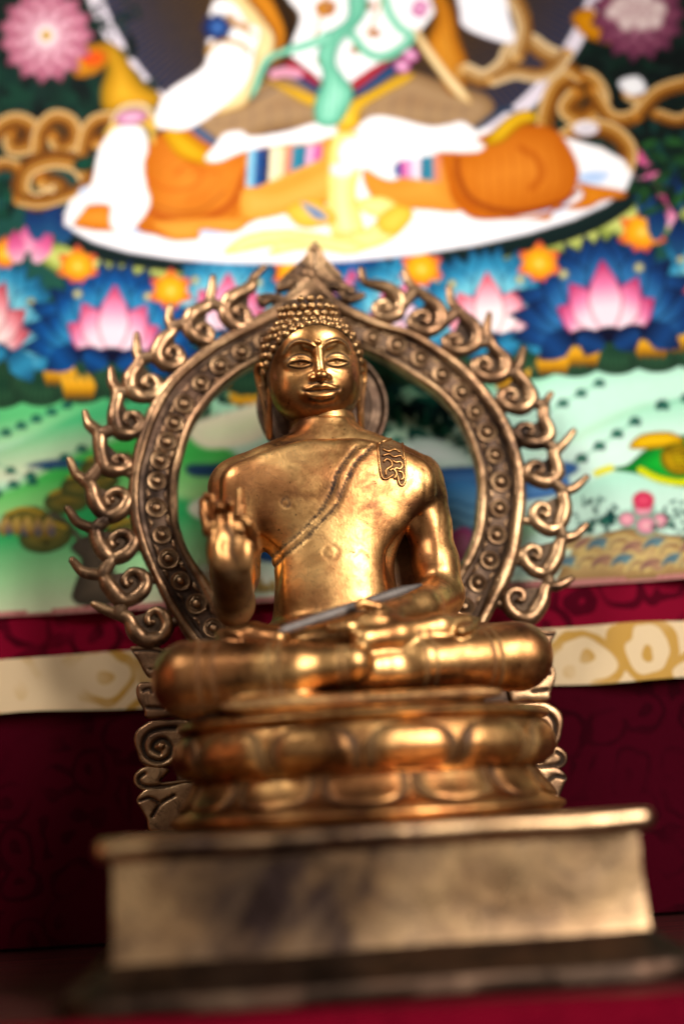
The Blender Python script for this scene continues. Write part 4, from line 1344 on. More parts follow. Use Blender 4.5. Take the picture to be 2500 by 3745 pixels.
def relief(name, polys, thick, mat, grooves=(), round_=1.2, h=0.45, parent=None, v=VH, beads=(), mirror=None, smooth=True, pat=0.15):
    """solid cut-out: outline(s) with rounded edges, engraved lines and raised beads. Coordinates are photo points on the halo plane"""
    tr = lambda q: (mirror - q[0], q[2]) if mirror is not None else (q[0], q[2])
    pls = [np.array([tr(P(x, y, v)) for x, y in (catmull(p, 5, True) if smooth else p)]) for p in polys]
    allp = np.concatenate(pls)
    lo = np.array([allp[:, 0].min() - 2, v - thick - 3.0, allp[:, 1].min() - 2])
    hi = np.array([allp[:, 0].max() + 2, v + thick + 2, allp[:, 1].max() + 2])
    f = Field(lo, hi, h)
    X, Z = f.ax[0][:, None], f.ax[2][None, :]
    d2 = np.min([poly_sdf(X, Z, p) for p in pls], axis=0)
    hg = np.clip(-d2 / 3.0, 0, 1)
    bulge = 0.9 * np.sqrt(np.clip(1 - (1 - hg) ** 2, 0, 1))
    gp = np.zeros_like(d2)
    for g, w, dep in grooves:
        gd = seg_dist2(X, Z, np.array([tr(P(x, y, v)) for x, y in catmull(g, 6)]))
        e = np.exp(-(gd / w) ** 2)
        bulge = bulge - dep * e
        gp = np.maximum(gp, np.clip(e * 1.4, 0, 1) if dep > 0 else 0)
    for (bx, by), r, hh in beads:
        b = tr(P(bx, by, v))
        dd = np.hypot(X - b[0], Z - b[1])
        bulge = bulge + hh * np.sqrt(np.clip(1 - (dd / r) ** 2, 0, 1))
    Y = f.ax[1][None, :, None] - v
    q1 = d2[:, None, :] + round_
    front = (-Y) - thick - bulge[:, None, :]
    back = Y - thick
    q2 = np.maximum(front, back) + round_
    f.F = (np.minimum(np.maximum(q1, q2), 0) + np.sqrt(np.maximum(q1, 0) ** 2 + np.maximum(q2, 0) ** 2) - round_).astype(np.float32)
    V, Q, N = f.mesh()
    ix = np.clip(((V[:, 0] - f.lo[0]) / h).round().astype(int), 0, f.n[0] - 1)
    iz = np.clip(((V[:, 2] - f.lo[2]) / h).round().astype(int), 0, f.n[2] - 1)
    pt = np.clip(gp[ix, iz] * .95 + pat * (V[:, 1] > v - thick + .3), 0, 1)
    return mesh_obj(name, V, Q, mat, parent or halo, normals=N, attrs={'patina_shade': pt})


relief('crest', [[(1146, 889), (1124, 920), (1100, 955), (1066, 985), (1034, 1015), (1008, 1045), (1013, 1072), (1050, 1062), (1085, 1062), (1110, 1062), (1146, 1070), (1190, 1058), (1230, 1068), (1280, 1085), (1300, 1058), (1262, 1040), (1245, 1005), (1215, 975), (1186, 940), (1168, 905)]],
       2.4, M['halo'],
       grooves=[([(1146, 935), (1150, 980), (1160, 1020), (1195, 1045), (1240, 1050)], .7, 1.0), ([(1035, 1045), (1065, 1030), (1085, 1045), (1068, 1055)], .6, .8), ([(1120, 960), (1090, 1000), (1110, 1025)], .6, .8), ([(1185, 975), (1215, 1010), (1250, 1035)], .6, .8)],
       beads=[((1130, 1010), 2.6, 1.4), ((1068, 1040), 1.6, .8), ((1225, 1048), 1.8, .9), ((1146, 915), 2.4, 1.2)])
for pts, gr in (([(940, 1085), (975, 1075), (1010, 1078), (1036, 1085), (1030, 1104), (990, 1112), (962, 1124), (942, 1112)], [(955, 1100), (985, 1092), (1020, 1094)]),
                ([(1235, 1068), (1275, 1072), (1320, 1072), (1338, 1082), (1318, 1100), (1280, 1112), (1248, 1098)], [(1255, 1085), (1285, 1090), (1318, 1084)])):
    relief('crest_leaf', [pts], 2.0, M['halo'], grooves=[(gr, .6, .8)])

# ---- scrolled supports that carry the ring on the plinth: traced on the left, mirrored on the right
UC2 = P(500, 2640, VH)[0] + P(2035, 2552, VH)[0]
for mir in (None, UC2):
    relief('support_collar', [[(478, 2372), (510, 2364), (560, 2362), (620, 2385), (668, 2405), (690, 2460), (640, 2478), (585, 2476), (548, 2478), (530, 2462), (505, 2415)]], 2.4, M['halo'], mirror=mir,
           grooves=[([(492, 2383), (560, 2382), (610, 2395), (660, 2412)], .55, 1.0), ([(548, 2452), (580, 2448)], .5, .9)], round_=.7)
    relief('support_block', [[(499, 2520), (515, 2498), (560, 2496), (640, 2505), (690, 2510), (690, 2622), (640, 2622), (540, 2630), (528, 2600), (505, 2560)]], 2.2, M['halo'], mirror=mir,
           grooves=[([(525, 2530), (550, 2522), (556, 2535)], .7, 1.0), ([(578, 2525), (596, 2548)], .7, 1.0), ([(540, 2590), (600, 2592)], .7, 1.2)], round_=.7)
    relief('support_scroll', [[(560, 2635), (530, 2650), (500, 2675), (490, 2710), (500, 2750), (515, 2790), (545, 2805), (590, 2812), (640, 2790), (670, 2740), (690, 2640), (620, 2632)]], 2.6, M['halo'], mirror=mir,
           grooves=[([(645, 2665), (590, 2668), (545, 2685), (525, 2725), (540, 2770), (585, 2785), (622, 2765), (625, 2730), (600, 2705), (570, 2715), (560, 2740), (585, 2755)], .9, 1.6)],
           beads=[((590, 2730), 1.8, 1.0)], round_=.8)
    relief('support_curl', [[(545, 2800), (510, 2815), (490, 2840), (492, 2870), (515, 2890), (560, 2895), (640, 2890), (720, 2870), (720, 2850), (640, 2856), (590, 2858), (620, 2820), (600, 2805)]], 2.2, M['halo'], mirror=mir,
           grooves=[([(530, 2830), (510, 2848), (520, 2872), (560, 2878), (640, 2872), (700, 2862)], .8, 1.2)], round_=.7)
    relief('support_foot', [[(535, 2885), (500, 2925), (515, 2960), (535, 2995), (560, 3050), (700, 3050), (720, 2870), (600, 2880)]], 2.4, M['halo'], mirror=mir,
           grooves=[([(510, 2930), (550, 2920), (580, 2935)], .7, .9), ([(560, 2985), (590, 2940), (640, 2910)], .7, .9)], round_=.7)
    relief('support_post', [[(690, 2350), (760, 2330), (800, 2400), (800, 3060), (650, 3060), (640, 2500)]], 1.6, M['halo_dark'], mirror=mir, v=VH + 1.5, smooth=False)
# ------------------------------------------------------------------ plinth
ZT = 54.0            # its top
plinth = empty('plinth', 'rectangular aged bronze plinth with moulded edges carrying the statue on the table', 'plinth', mat=SM)
PL, PR = P(385, 3060, -104)[0], P(2352, 2950, -104)[0]
PF, PB = -104.0, 66.0


def moulding(name, prof, mat, inset=0.0, nseg=26):
    """sweep a profile (outset, z) round the rectangle with rounded corners; closed top and bottom"""
    V, F = [], []
    base = []
    rc = 2.2
    for cx, cy, a0 in ((PR - rc, PF + rc, -90), (PR - rc, PB - rc, 0), (PL + rc, PB - rc, 90), (PL + rc, PF + rc, 180)):
        for k in range(6):
            a = rad(a0 + 18 * k)
            base.append((cx, cy, math.cos(a), math.sin(a)))
    # subdivide the straight runs so that dents can be added
    pts = []
    nb = len(base)
    for i in range(nb):
        pts.append(base[i])
        a, b = base[i], base[(i + 1) % nb]
        ax, ay = a[0] + rc * a[2], a[1] + rc * a[3]
        bx, by = b[0] + rc * b[2], b[1] + rc * b[3]
        L = math.hypot(bx - ax, by - ay)
        if L > 20:
            for k in range(1, nseg):
                t = k / nseg
                pts.append((a[0] + (b[0] - a[0]) * t, a[1] + (b[1] - a[1]) * t, a[2] if abs(a[2] - b[2]) < 1e-6 else a[2], a[3]))
    n = len(pts)
    for o, z in prof:
        for i, (cx, cy, nx, ny) in enumerate(pts):
            x, y = cx + nx * (rc + o), cy + ny * (rc + o)
            dent = 0.35 * math.sin(x * .11 + z * .3) * math.sin(y * .09 + z * .21) + .22 * math.sin(x * .37 + 1.3 + z * .5)
            V.append((x + nx * dent, y + ny * dent, z + 0.25 * math.sin(x * .07 + 1)))
    for j in range(len(prof) - 1):
        for i in range(n):
            k = (i + 1) % n
            F.append((j * n + i, j * n + k, (j + 1) * n + k, (j + 1) * n + i))
    F.append(tuple(range(n))[::-1])
    F.append(tuple(range((len(prof) - 1) * n, len(prof) * n)))
    return mesh_obj(name, V, F, mat, plinth, flat_angle=50)


moulding('top_moulding', [(-4, 45.6), (-1.4, 45.8), (0.2, 46.6), (2.6, 47.2), (3.6, 48.6), (3.9, 50.4), (3.6, 52.2), (2.6, 53.4), (1.0, 53.8), (-3, 54.0)], M['plinth'])
moulding('side_panel', [(-1.0, 10.5), (-1.3, 13.5), (-1.9, 17), (-2.2, 26), (-2.2, 34), (-2.0, 41), (-1.8, 45.7)], M['plinth'])
moulding('foot_moulding', [(2, 0.3), (12.5, 0.4), (14, 1.6), (14, 5.6), (13, 7.0), (9.5, 7.6), (7.5, 9.0), (5.0, 10.6), (1.5, 12.2), (-0.9, 14.4), (-3, 14.6)], M['halo_dark'])
# ------------------------------------------------------------------ seated statue
statue = empty('seated_statue', 'polished bronze figure with beaded hair seated cross-legged on a lotus, one hand raised', 'statue', mat=SM)

# ---- body
B = Field((-88, -76, 84), (92, 38, 240), 0.8)
rows = [(1655, 1000, 1400), (1700, 940, 1460), (1750, 915, 1482), (1800, 912, 1470), (1850, 916, 1455), (1925, 938, 1436), (1990, 985, 1424), (2040, 1008, 1420), (2090, 1016, 1422), (2150, 1012, 1438), (2210, 1002, 1455), (2300, 990, 1490), (2380, 980, 1520)]
TV = 6.0                                         # depth of the torso's axis
_tl = np.array([P(x, y, TV) for y, x, _ in rows])
_tr = np.array([P(x, y - 10, TV) for y, _, x in rows])
tz = ((_tl + _tr) / 2)[:, 2][::-1]
tc = ((_tl + _tr) / 2)[:, 0][::-1]
ta = ((_tr - _tl) / 2)[:, 0][::-1]
zt = np.linspace(tz[0], tz[-1], 80)


def smooth1(a, n=7):
    k = np.hanning(n + 2)[1:-1]
    return np.convolve(np.pad(a, n // 2, mode='edge'), k / k.sum(), 'valid')


tcs, tas = smooth1(np.interp(zt, tz, tc), 13), smooth1(np.interp(zt, tz, ta), 13)
tbs = smooth1(np.interp(zt, [tz[0], 140, 160, 185, 205, 215, 224, 232], [24, 21, 18.5, 19, 19.3, 17.8, 14.5, 10]), 13)
tys = smooth1(np.interp(zt, [tz[0], 150, 175, 200, 225], [4, 5, 7, 6.0, 9]), 13)


def torso(X, Y, Z):
    c, a, b, yy = (np.interp(Z, zt, q) for q in (tcs, tas, tbs, tys))
    e = 2.1
    k = ((np.abs(X - c) / a) ** e + (np.abs(Y - yy) / b) ** e) ** (1 / e)
    d = (k - 1) * np.minimum(a, b)
    top = Z - (zt[-1] - 4)
    return smax(d, top, 20.0) + 0 * Y


B.put(torso, (-70, -22, tz[0]), (80, 36, 236), 0, pad=6)
# shoulders, neck
NK = P(1190, 1600, 14)
NKT = P(1180, 1500, 15)
B.cone(NK - np.array([0, 0, 8]), NKT, 15.0, 14.6, 2.0, groove=[(0.62, 0.35, 0.9)])
B.cone(P(1090, 1690, 10), P(874, 1786, 4), 11.0, 9.4, 14)
B.cone(P(1320, 1678, 10), P(1518, 1760, 4), 11.0, 9.2, 14)
# chest relief
B.ell(P(1085, 1830, -6), (20, 3.6, 17), 16)
B.ell(P(1330, 1820, -6), (20, 3.6, 17), 16)
B.ell(P(1215, 2150, -7), (20, 8, 22), 10)
# figure's right arm (left in the picture): upper arm, then the forearm lifted toward the viewer
B.chain([P(872, 1790, 4), P(862, 1900, 4), P(856, 2090, -2), P(858, 2190, -8)], [9.8, 9.2, 8.0, 7.4], 9)
EL = P(856, 2205, -12)
B.cone(EL, P(846, 2070, -44), 8.2, 8.0, 4)
B.ell(P(857, 2225, -12), (7.2, 7.4, 8), 4)
# figure's left arm: down and across the lap, with the robe hanging behind it
B.chain([P(1528, 1766, 4), P(1546, 1830, 4), P(1566, 1920, 4), P(1594, 2060, 2), P(1612, 2160, 0)], [9.3, 9.3, 9.4, 9.6, 9.6], 5)
B.ell(P(1460, 2010, 20), (12, 8, 38), 4)
B.ell(P(1490, 2180, 18), (16, 9, 22), 4)
B.chain([P(1612, 2185, -2), P(1530, 2225, -22), P(1430, 2258, -38)], [9.8, 8.6, 6.2], 5)
B.ell(P(1360, 2275, -43), (11, 9, 4.8), 4)
B.chain([P(1425, 2252, -44), P(1380, 2222, -49), P(1322, 2204, -50), P(1310, 2214, -51)], [2.9, 2.3, 2.0, 1.6], 1.0)
for k in range(3):
    B.chain([P(1340, 2268 + 5 * k, -40 - 4 * k), P(1270, 2283 + 4 * k, -42 - 4 * k), P(1205, 2293 + 3 * k, -43 - 3.5 * k)], [2.8, 2.3, 1.7], 1.6)
# hips and legs
B.ell(P(1235, 2375, 0), (44, 34, 13), 6)
KR, KL = P(700, 2485, -40), P(1893, 2402, -30)
B.cone(P(1080, 2380, 0), KR, 12, 13.5, 5)
B.cone(KR, P(1070, 2450, -52), 14.2, 10.8, 5)
B.cone(P(1440, 2365, 2), KL + np.array([0, 2, 1]), 13, 13, 5)
B.cone(KL, P(1540, 2422, -43), 13.4, 11.0, 5)
S1 = P(1290, 2424, -56)
g = lambda *t: [(x, .6, .38) for x in t]
B.cone(KR, S1, 14.2, 7.2, 3.5, groove=g(.10, .19, .52, .58, .93, .97))
S2 = P(1310, 2448, -48)
B.cone(KL, S2, 13.4, 7.6, 3, groove=g(.20, .25, .60, .66))
B.ell(P(1290, 2496, -22), (54, 31, 12), 3)
# feet resting on the opposite thighs, soles up
B.chain([P(1330, 2340, -50), P(1450, 2322, -47), P(1600, 2296, -42), P(1700, 2280, -38)], [5.6, 6.0, 5.6, 4.4], 3)
for k in range(5):
    B.cone(P(1690 - k * 2, 2282 + k * 7, -38 - k * 2.4), P(1738 - k * 6, 2274 + k * 8, -36 - k * 2.6), 2.5, 2.2 - .15 * k, .8)
B.chain([P(1010, 2345, -34), P(930, 2335, -30), P(850, 2335, -28)], [6, 6.0, 5.0], 3)
for k in range(4):
    B.cone(P(860, 2325 + k * 9, -28 - k * 2), P(808 + k * 5, 2322 + k * 9, -28 - k * 2.5), 2.8, 2.6, .8)
B.ell(P(925, 2318, -30), (4.5, 5, 4.5), 2)
# robe hem spread on the lotus under the legs
for k in range(9):
    x = 880 + k * 110
    B.ell(P(x, 2562 - (x - 1250) * .056, -57), (8.5, 3, 2.0), 5)

# chased robe border, flap and marks, cut or raised in the chest
qb = B.sl((-62, -34, 128), (60, 8, 236))
X, Y, Z = B.xyz(qb)
vch = -11.5
up_line = [(1302, 1640), (1275, 1672), (1232, 1738), (1211, 1801), (1169, 1879), (1099, 1949), (1029, 2003), (1000, 2020)]
lo_line = [(1362, 1632), (1330, 1668), (1295, 1703), (1260, 1780), (1225, 1865), (1169, 1921), (1106, 1984), (1018, 2047), (985, 2065)]
xzp = lambda l, v=vch: np.array([(P(a, b, v)[0], P(a, b, v)[2]) for a, b in l])
X2, Z2 = B.ax[0][qb[0]][:, None], B.ax[2][qb[2]][None, :]
du = seg_dist2(X2, Z2, catmull(xzp(up_line), 8))
dl = seg_dist2(X2, Z2, catmull(xzp(lo_line), 8))
band = poly_sdf(X2, Z2, np.concatenate([catmull(xzp(up_line), 8), catmull(xzp(lo_line), 8)[::-1]]))
robe_pl = np.concatenate([catmull(xzp(up_line), 8), xzp([(940, 2100), (960, 2330), (1600, 2330), (1620, 1640)])])
robe = poly_sdf(X2, Z2, robe_pl)
disp = -0.22 * np.clip(0.5 - robe / 1.2, 0, 1) - 0.04 * np.clip(0.5 - band / 1.2, 0, 1)
disp = disp + 0.42 * np.exp(-(du / .6) ** 2) + 0.42 * np.exp(-(dl / .6) ** 2)
chest_pat = np.maximum(np.exp(-(du / .95) ** 2), np.exp(-(dl / .95) ** 2))
for (nx, ny), r0 in (((1043, 1844), 1.9), ((1205, 2030), 3.1)):
    n0 = P(nx, ny, vch)
    dd = np.hypot(X2 - n0[0], Z2 - n0[2])
    disp = disp + (.3 if r0 < 2 else .22) * np.exp(-((dd - r0) / .5) ** 2)
    chest_pat = np.maximum(chest_pat, (.85 if r0 < 2 else .3) * np.exp(-((dd - r0) / .6) ** 2))
frontm = np.clip((8 - Y) / 8, 0, 1)
B.F[qb] += (disp[:, None, :] * frontm).astype(np.float32)
V, Q, N = B.mesh()
ix = np.clip(((V[:, 0] - B.ax[0][qb[0]][0]) / B.h).round().astype(int), 0, chest_pat.shape[0] - 1)
iz = np.clip(((V[:, 2] - B.ax[2][qb[2]][0]) / B.h).round().astype(int), 0, chest_pat.shape[1] - 1)
inq = (V[:, 0] > -62) & (V[:, 0] < 60) & (V[:, 1] < 6) & (V[:, 1] > -34) & (V[:, 2] > 128)
pat = np.where(inq, chest_pat[ix, iz], 0)


def axis_pat(a, b, ts, w=.7):
    a, b = np.asarray(a), np.asarray(b)
    ab = b - a
    L = np.linalg.norm(ab)
    t = ((V - a) @ ab) / L ** 2
    near = np.linalg.norm(V - a - np.clip(t, 0, 1)[:, None] * ab, axis=1) < 16
    o = np.zeros(len(V))
    for t0 in ts:
        o = np.maximum(o, .85 * np.exp(-(((t - t0) * L) / w) ** 2))
    return o * near * (V[:, 1] < -36)


pat = np.maximum(pat, axis_pat(KR, S1, (.10, .19, .52, .58, .93, .97)))
pat = np.maximum(pat, axis_pat(KL, S2, (.20, .25, .60, .66)))
pat = np.maximum(pat, .7 * np.exp(-((V[:, 2] - P(1250, 2562, -57)[2]) / 1.8) ** 2) * (V[:, 1] < -40))
pat = np.maximum(pat, axis_pat(NK - np.array([0, 0, 8]), NKT, (.62,), .5) * 0)
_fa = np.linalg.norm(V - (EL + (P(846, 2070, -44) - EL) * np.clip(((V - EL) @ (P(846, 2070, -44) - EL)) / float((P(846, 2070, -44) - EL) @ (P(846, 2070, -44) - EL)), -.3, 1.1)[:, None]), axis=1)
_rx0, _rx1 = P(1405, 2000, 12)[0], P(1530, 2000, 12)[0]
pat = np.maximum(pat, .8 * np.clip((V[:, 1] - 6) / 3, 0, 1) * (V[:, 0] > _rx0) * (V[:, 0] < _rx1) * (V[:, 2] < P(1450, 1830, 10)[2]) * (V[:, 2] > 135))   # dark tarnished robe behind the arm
pat = np.maximum(pat, .93 * np.clip((13 - _fa) / 5, 0, 1))        # shade on the lifted forearm, put into its colour
body = mesh_obj('body', V, Q, M['gold'], statue, normals=N, attrs={'patina_shade': pat})
bvh = BVHTree.FromPolygons((V).tolist(), Q.tolist())


def on_body(px, py, lift=0.0):
    d = Vector(TO_L @ ray(px, py)).normalized()
    h = bvh.ray_cast(Vector(CAM_L * 1000), d)
    if h[0] is None:
        return None
    return np.array(h[0]) + np.array(h[1]) * lift * (1 if h[1].dot(d) < 0 else -1)


# ---- ornament on the shoulder flap: chased scrolls raised from the metal
orn = [[(1382, 1622), (1385, 1680), (1392, 1735), (1402, 1752), (1420, 1748), (1436, 1736)],
       [(1470, 1624), (1478, 1670), (1482, 1720), (1480, 1760), (1470, 1776), (1458, 1768), (1452, 1740)],
       [(1400, 1645), (1420, 1652), (1440, 1645), (1460, 1655)], [(1398, 1668), (1420, 1662), (1438, 1672), (1462, 1668), (1472, 1680)],
       [(1402, 1690), (1412, 1680), (1428, 1688), (1432, 1704), (1420, 1712), (1410, 1722), (1410, 1740)],
       [(1432, 1684), (1446, 1692), (1462, 1690), (1470, 1704), (1460, 1716), (1446, 1712), (1440, 1722)],
       [(1424, 1722), (1434, 1716), (1444, 1724), (1448, 1738), (1440, 1750)], [(1456, 1725), (1468, 1728), (1474, 1745), (1466, 1756)],
       [(1384, 1624), (1410, 1612), (1440, 1606), (1470, 1622)]]
tubes = []
for c in orn:
    q = [on_body(x, y, .25) for x, y in catmull(c, 5)]
    q = [p for p in q if p is not None]
    if len(q) > 2:
        tubes.append(tube(q, .62, 7))
V2, F2 = join(tubes)
fl = mesh_obj('shoulder_ornament', V2, F2, M['gold'], statue, attrs={'patina_shade': np.zeros(len(V2))})
flap = [(1380, 1618), (1384, 1690), (1394, 1748), (1412, 1762), (1432, 1752), (1450, 1764), (1464, 1782), (1482, 1770), (1488, 1720), (1480, 1650), (1466, 1612), (1420, 1606)]
gv, gi = [], {}
fx = np.array(flap, float)
for yy in range(1600, 1790, 6):
    for xx in range(1372, 1496, 6):
        if poly_sdf(np.array([[xx]]), np.array([[yy]]), fx)[0, 0] < 0:
            p = on_body(xx, yy, .12)
            if p is not None:
                gi[(xx, yy)] = len(gv)
                gv.append(p)
gf = [(gi[(x, y)], gi[(x, y + 6)], gi[(x + 6, y + 6)], gi[(x + 6, y)]) for (x, y) in gi if (x + 6, y) in gi and (x, y + 6) in gi and (x + 6, y + 6) in gi]
mesh_obj('shoulder_flap', gv, gf, M['gold'], statue, attrs={'patina_shade': np.full(len(gv), .8)})

# ---- slender grey blade lying across the lap
bl0, bl1 = P(1022, 2308, -56), P(1540, 2138, -30)
t = np.linspace(0, 1, 24)
pth = bl0 + (bl1 - bl0) * t[:, None]
V3, F3 = tube(pth, np.interp(t, [0, .05, .4, .85, 1], [.7, 1.8, 2.3, 2.1, .6]), 10, flat=.42)
mesh_obj('lap_blade', V3, F3, M['steel'], statue, attrs={'patina_shade': np.full(len(V3), .6)}, flat_angle=70)

# ---- raised hand, palm forward, on its own finer grid
HF = Field(P(700, 2150, -44) + np.array([0, -24, 0]), P(965, 1755, -44) + np.array([0, 26, 0]), 0.38)
HF.cone(EL, P(846, 2070, -44), 8.2, 8.0, 2)
HF.cone(P(846, 2072, -44), P(784, 1930, -49), 6.8, 3.6, 3)
HF.cone(P(846, 2066, -45), P(886, 1928, -48), 6.4, 3.6, 3)
HF.cone(P(842, 2046, -46), P(834, 1926, -49), 5.6, 3.9, 3)
HF.ell(P(893, 2020, -51), (4.4, 4.0, 7.5), 3)
HF.ell(P(792, 2015, -51), (4.0, 3.8, 8), 3)
HF.chain([P(850, 2045, -57), P(832, 1995, -57), P(842, 1945, -57)], [1.6, 2.3, 2.0], 2.4, op='cut')
for pts_, rs_ in (([(768, 1940, -49), (748, 1878, -47), (743, 1836, -47), (756, 1814, -48), (775, 1816, -50), (780, 1834, -51)], [3.0, 2.1, 1.7, 1.45, 1.25, .9]),
                  ([(801, 1930, -50), (796, 1876, -51), (800, 1846, -55), (804, 1852, -59)], [2.7, 2.0, 1.75, 1.3]),
                  ([(838, 1925, -50), (836, 1868, -51), (841, 1836, -55), (845, 1842, -59)], [2.7, 2.0, 1.75, 1.3]),
                  ([(878, 1925, -48), (880, 1856, -46), (876, 1792, -44)], [2.7, 2.0, 1.3]),
                  ([(918, 2010, -49), (921, 1955, -53), (905, 1915, -57), (893, 1898, -58)], [3.6, 2.7, 2.2, 1.6])):
    HF.chain([P(*q_) for q_ in pts_], rs_, .5)
Vh, Qh, Nh = HF.mesh()
_ph = .92 * np.clip((P(846, 2040, -50)[2] - Vh[:, 2]) / 6, 0, 1)  # forearm shade carried on in the colour below the palm
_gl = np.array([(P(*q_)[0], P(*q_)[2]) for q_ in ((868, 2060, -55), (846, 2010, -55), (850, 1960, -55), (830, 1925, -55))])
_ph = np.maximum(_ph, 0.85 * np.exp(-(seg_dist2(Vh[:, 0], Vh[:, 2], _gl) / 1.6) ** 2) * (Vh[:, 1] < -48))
mesh_obj('raised_hand', Vh, Qh, M['gold'], statue, normals=Nh, attrs={'patina_shade': _ph})

# ---- round plate behind the head
_hv, _hf = lathe([(32.5, -1.5), (32.8, 0), (32.2, 1.4), (30.8, 1.8), (29.6, 1.2), (29.2, .3), (26.5, .2), (26.0, .6), (24.4, .6), (24, .1), (8, .1)], 72)
plate = mesh_obj('head_plate', _hv, _hf, M['halo_dark'], statue, flat_angle=50)
plate.matrix_local = Matrix.Translation(Vector(P(1180, 1484, 32) / 1000))
V4, F4 = tube([P(1180, 1484, 33), P(1180, 1420, 18)], 3.0, 10)
mesh_obj('plate_pin', V4, F4, M['halo_dark'], statue)

# ---- lotus seat (part of the statue)
LCX, LCY, LA, LB = (P(640, 2700, -20)[0] + P(2000, 2620, -20)[0]) / 2, -20.0, (P(2000, 2620, -20)[0] - P(640, 2700, -20)[0]) / 2, 52.0


def el_ring(a_in, z, n=96):
    """ellipse inset by a_in"""
    t = np.linspace(0, 2 * math.pi, n, endpoint=False)
    return np.stack([LCX + (LA - a_in) * np.cos(t), LCY + (LB - a_in) * np.sin(t), np.full(n, float(z))], 1)


def el_lathe(name, prof, mat, parent, n=96):
    V = np.concatenate([el_ring(i, z, n) for i, z in prof])
    F = []
    for j in range(len(prof) - 1):
        for i in range(n):
            k = (i + 1) % n
            F.append((j * n + i, j * n + k, (j + 1) * n + k, (j + 1) * n + i))
    F.append(tuple(range(n))[::-1])
    F.append(tuple(range((len(prof) - 1) * n, len(prof) * n)))
    return mesh_obj(name, V, F, mat, parent, flat_angle=55)


lotus_seat = el_lathe('lotus_seat', [(0, 54.3), (-1, 55), (-1, 58.5), (1, 60), (4, 62), (7.5, 68), (8.0, 72), (2.6, 77), (1.7, 82), (2.2, 87), (4.2, 91), (5.5, 92.5)], M['gold'], statue)
el_lathe('seat_rim', [(5.2, 91.2), (2.0, 91.6), (.6, 93.2), (1.6, 95.2), (5.0, 96.4), (20, 97)], M['gold'], lotus_seat)


def petal_mesh(name, ang, half, prof, proud, up):
    """one broad petal wrapped on the seat: prof gives (inset, z) from base to tip"""
    nu, nv = 15, 11
    V, pat_, F = [], [], []
    pz = np.array(prof, float)
    for j in range(nv):
        s = j / (nv - 1)
        ins = np.interp(s, np.linspace(0, 1, len(pz)), pz[:, 0])
        z = np.interp(s, np.linspace(0, 1, len(pz)), pz[:, 1])
        wd = half * math.sqrt(max(0, 1 - (max(0, s - .35) / .65) ** 2.6)) if s < 1 else 0.02
        for i in range(nu):
            u = -1 + 2 * i / (nu - 1)
            t = ang + u * wd
            dome = proud * (1 - abs(u) ** 6) * (1 - (abs(s - .5) * 2) ** 6)
            rim = -.7 * math.exp(-((abs(u) - .86) / .07) ** 2) * (1 if s < .9 else .3) - .5 * math.exp(-((s - .88) / .05) ** 2) * (abs(u) < .85)
            ou = ins - dome - rim
            V.append((LCX + (LA - ou) * math.cos(t), LCY + (LB - ou) * math.sin(t), z))
            pat_.append(max(.95 * math.exp(-((abs(u) - .88) / .11) ** 2), .6 if abs(u) > .98 else 0))
    for j in range(nv - 1):
        for i in range(nu - 1):
            a = j * nu + i
            q = (a, a + 1, a + nu + 1, a + nu)
            F.append(q if up else q[::-1])
    # close the back so that the petal has thickness
    n0 = len(V)
    for (x, y, z) in list(V):
        dx, dy = (x - LCX) / LA, (y - LCY) / LB
        l = math.hypot(dx, dy)
        V.append((x - dx / l * 2.2, y - dy / l * 2.2, z))
        pat_.append(.6)
    for j in range(nv - 1):
        for i in range(nu - 1):
            a = n0 + j * nu + i
            q = (a, a + nu, a + nu + 1, a + 1)
            F.append(q if up else q[::-1])
    bd = [i for i in range(nu)] + [j * nu + nu - 1 for j in range(1, nv)] + [(nv - 1) * nu + i for i in range(nu - 2, -1, -1)] + [j * nu for j in range(nv - 2, 0, -1)]
    for a, b in zip(bd, bd[1:] + bd[:1]):
        q = (b, a, a + n0, b + n0)
        F.append(q if up else q[::-1])
    return mesh_obj(name, V, F, M['gold'], lotus_seat, attrs={'patina_shade': pat_}, flat_angle=60)


NP = 13
A0 = rad(-90) + rad(8)
for k in range(NP):
    a = A0 + 2 * math.pi * k / NP
    petal_mesh('upper_petal', a, math.pi / NP * .97, [(7.5, 72.5), (1.5, 75.5), (-.6, 80), (0.2, 86), (2.6, 90.5)], 1.2, True)
    petal_mesh('lower_petal', a + math.pi / NP, math.pi / NP * .97, [(7.6, 72), (7.0, 69.5), (5.0, 66), (2.8, 63), (0.6, 60.6)], 1.1, False)
_bd = []
for k in range(84):
    t = 2 * math.pi * k / 84
    _bd.append((LCX + (LA + 1.1) * math.cos(t), LCY + (LB + 1.1) * math.sin(t), 57))
b0 = mesh_obj('rim_beading', *tube(np.array(_bd + _bd[:1]), 1.5, 8), M['gold'], lotus_seat)
# ------------------------------------------------------------------ head (own frame in millimetres: x right in the picture, -y toward the viewer, z up)
H = Field((-29, -32, -30), (29, 30, 34), 0.36)
H.ell((0, 3, 4), (22.6, 23, 24), 4)
H.ell((0, -3.0, -3), (20.4, 18.5, 22), 6)
H.ell((0, -5.0, -9.5), (19.8, 15.5, 14.6), 6)
for s in (-1, 1):
    H.ell((s * 10, -8, -14), (7.5, 8, 7), 6)
H.ell((-9.5, -12, -7), (8, 7.5, 8), 6)
H.ell((9.5, -12, -7), (8, 7.5, 8), 6)
H.ell((0, -15.8, -17.6), (9, 5.0, 5.4), 7)
H.ell((0, -14, 12), (15, 8, 9), 8)
H.cone((0, 7, -12), (0, 6, -34), 11.5, 12, 4)
base = H.F.copy()


def fy(x, z):
    return H.front(x, z)


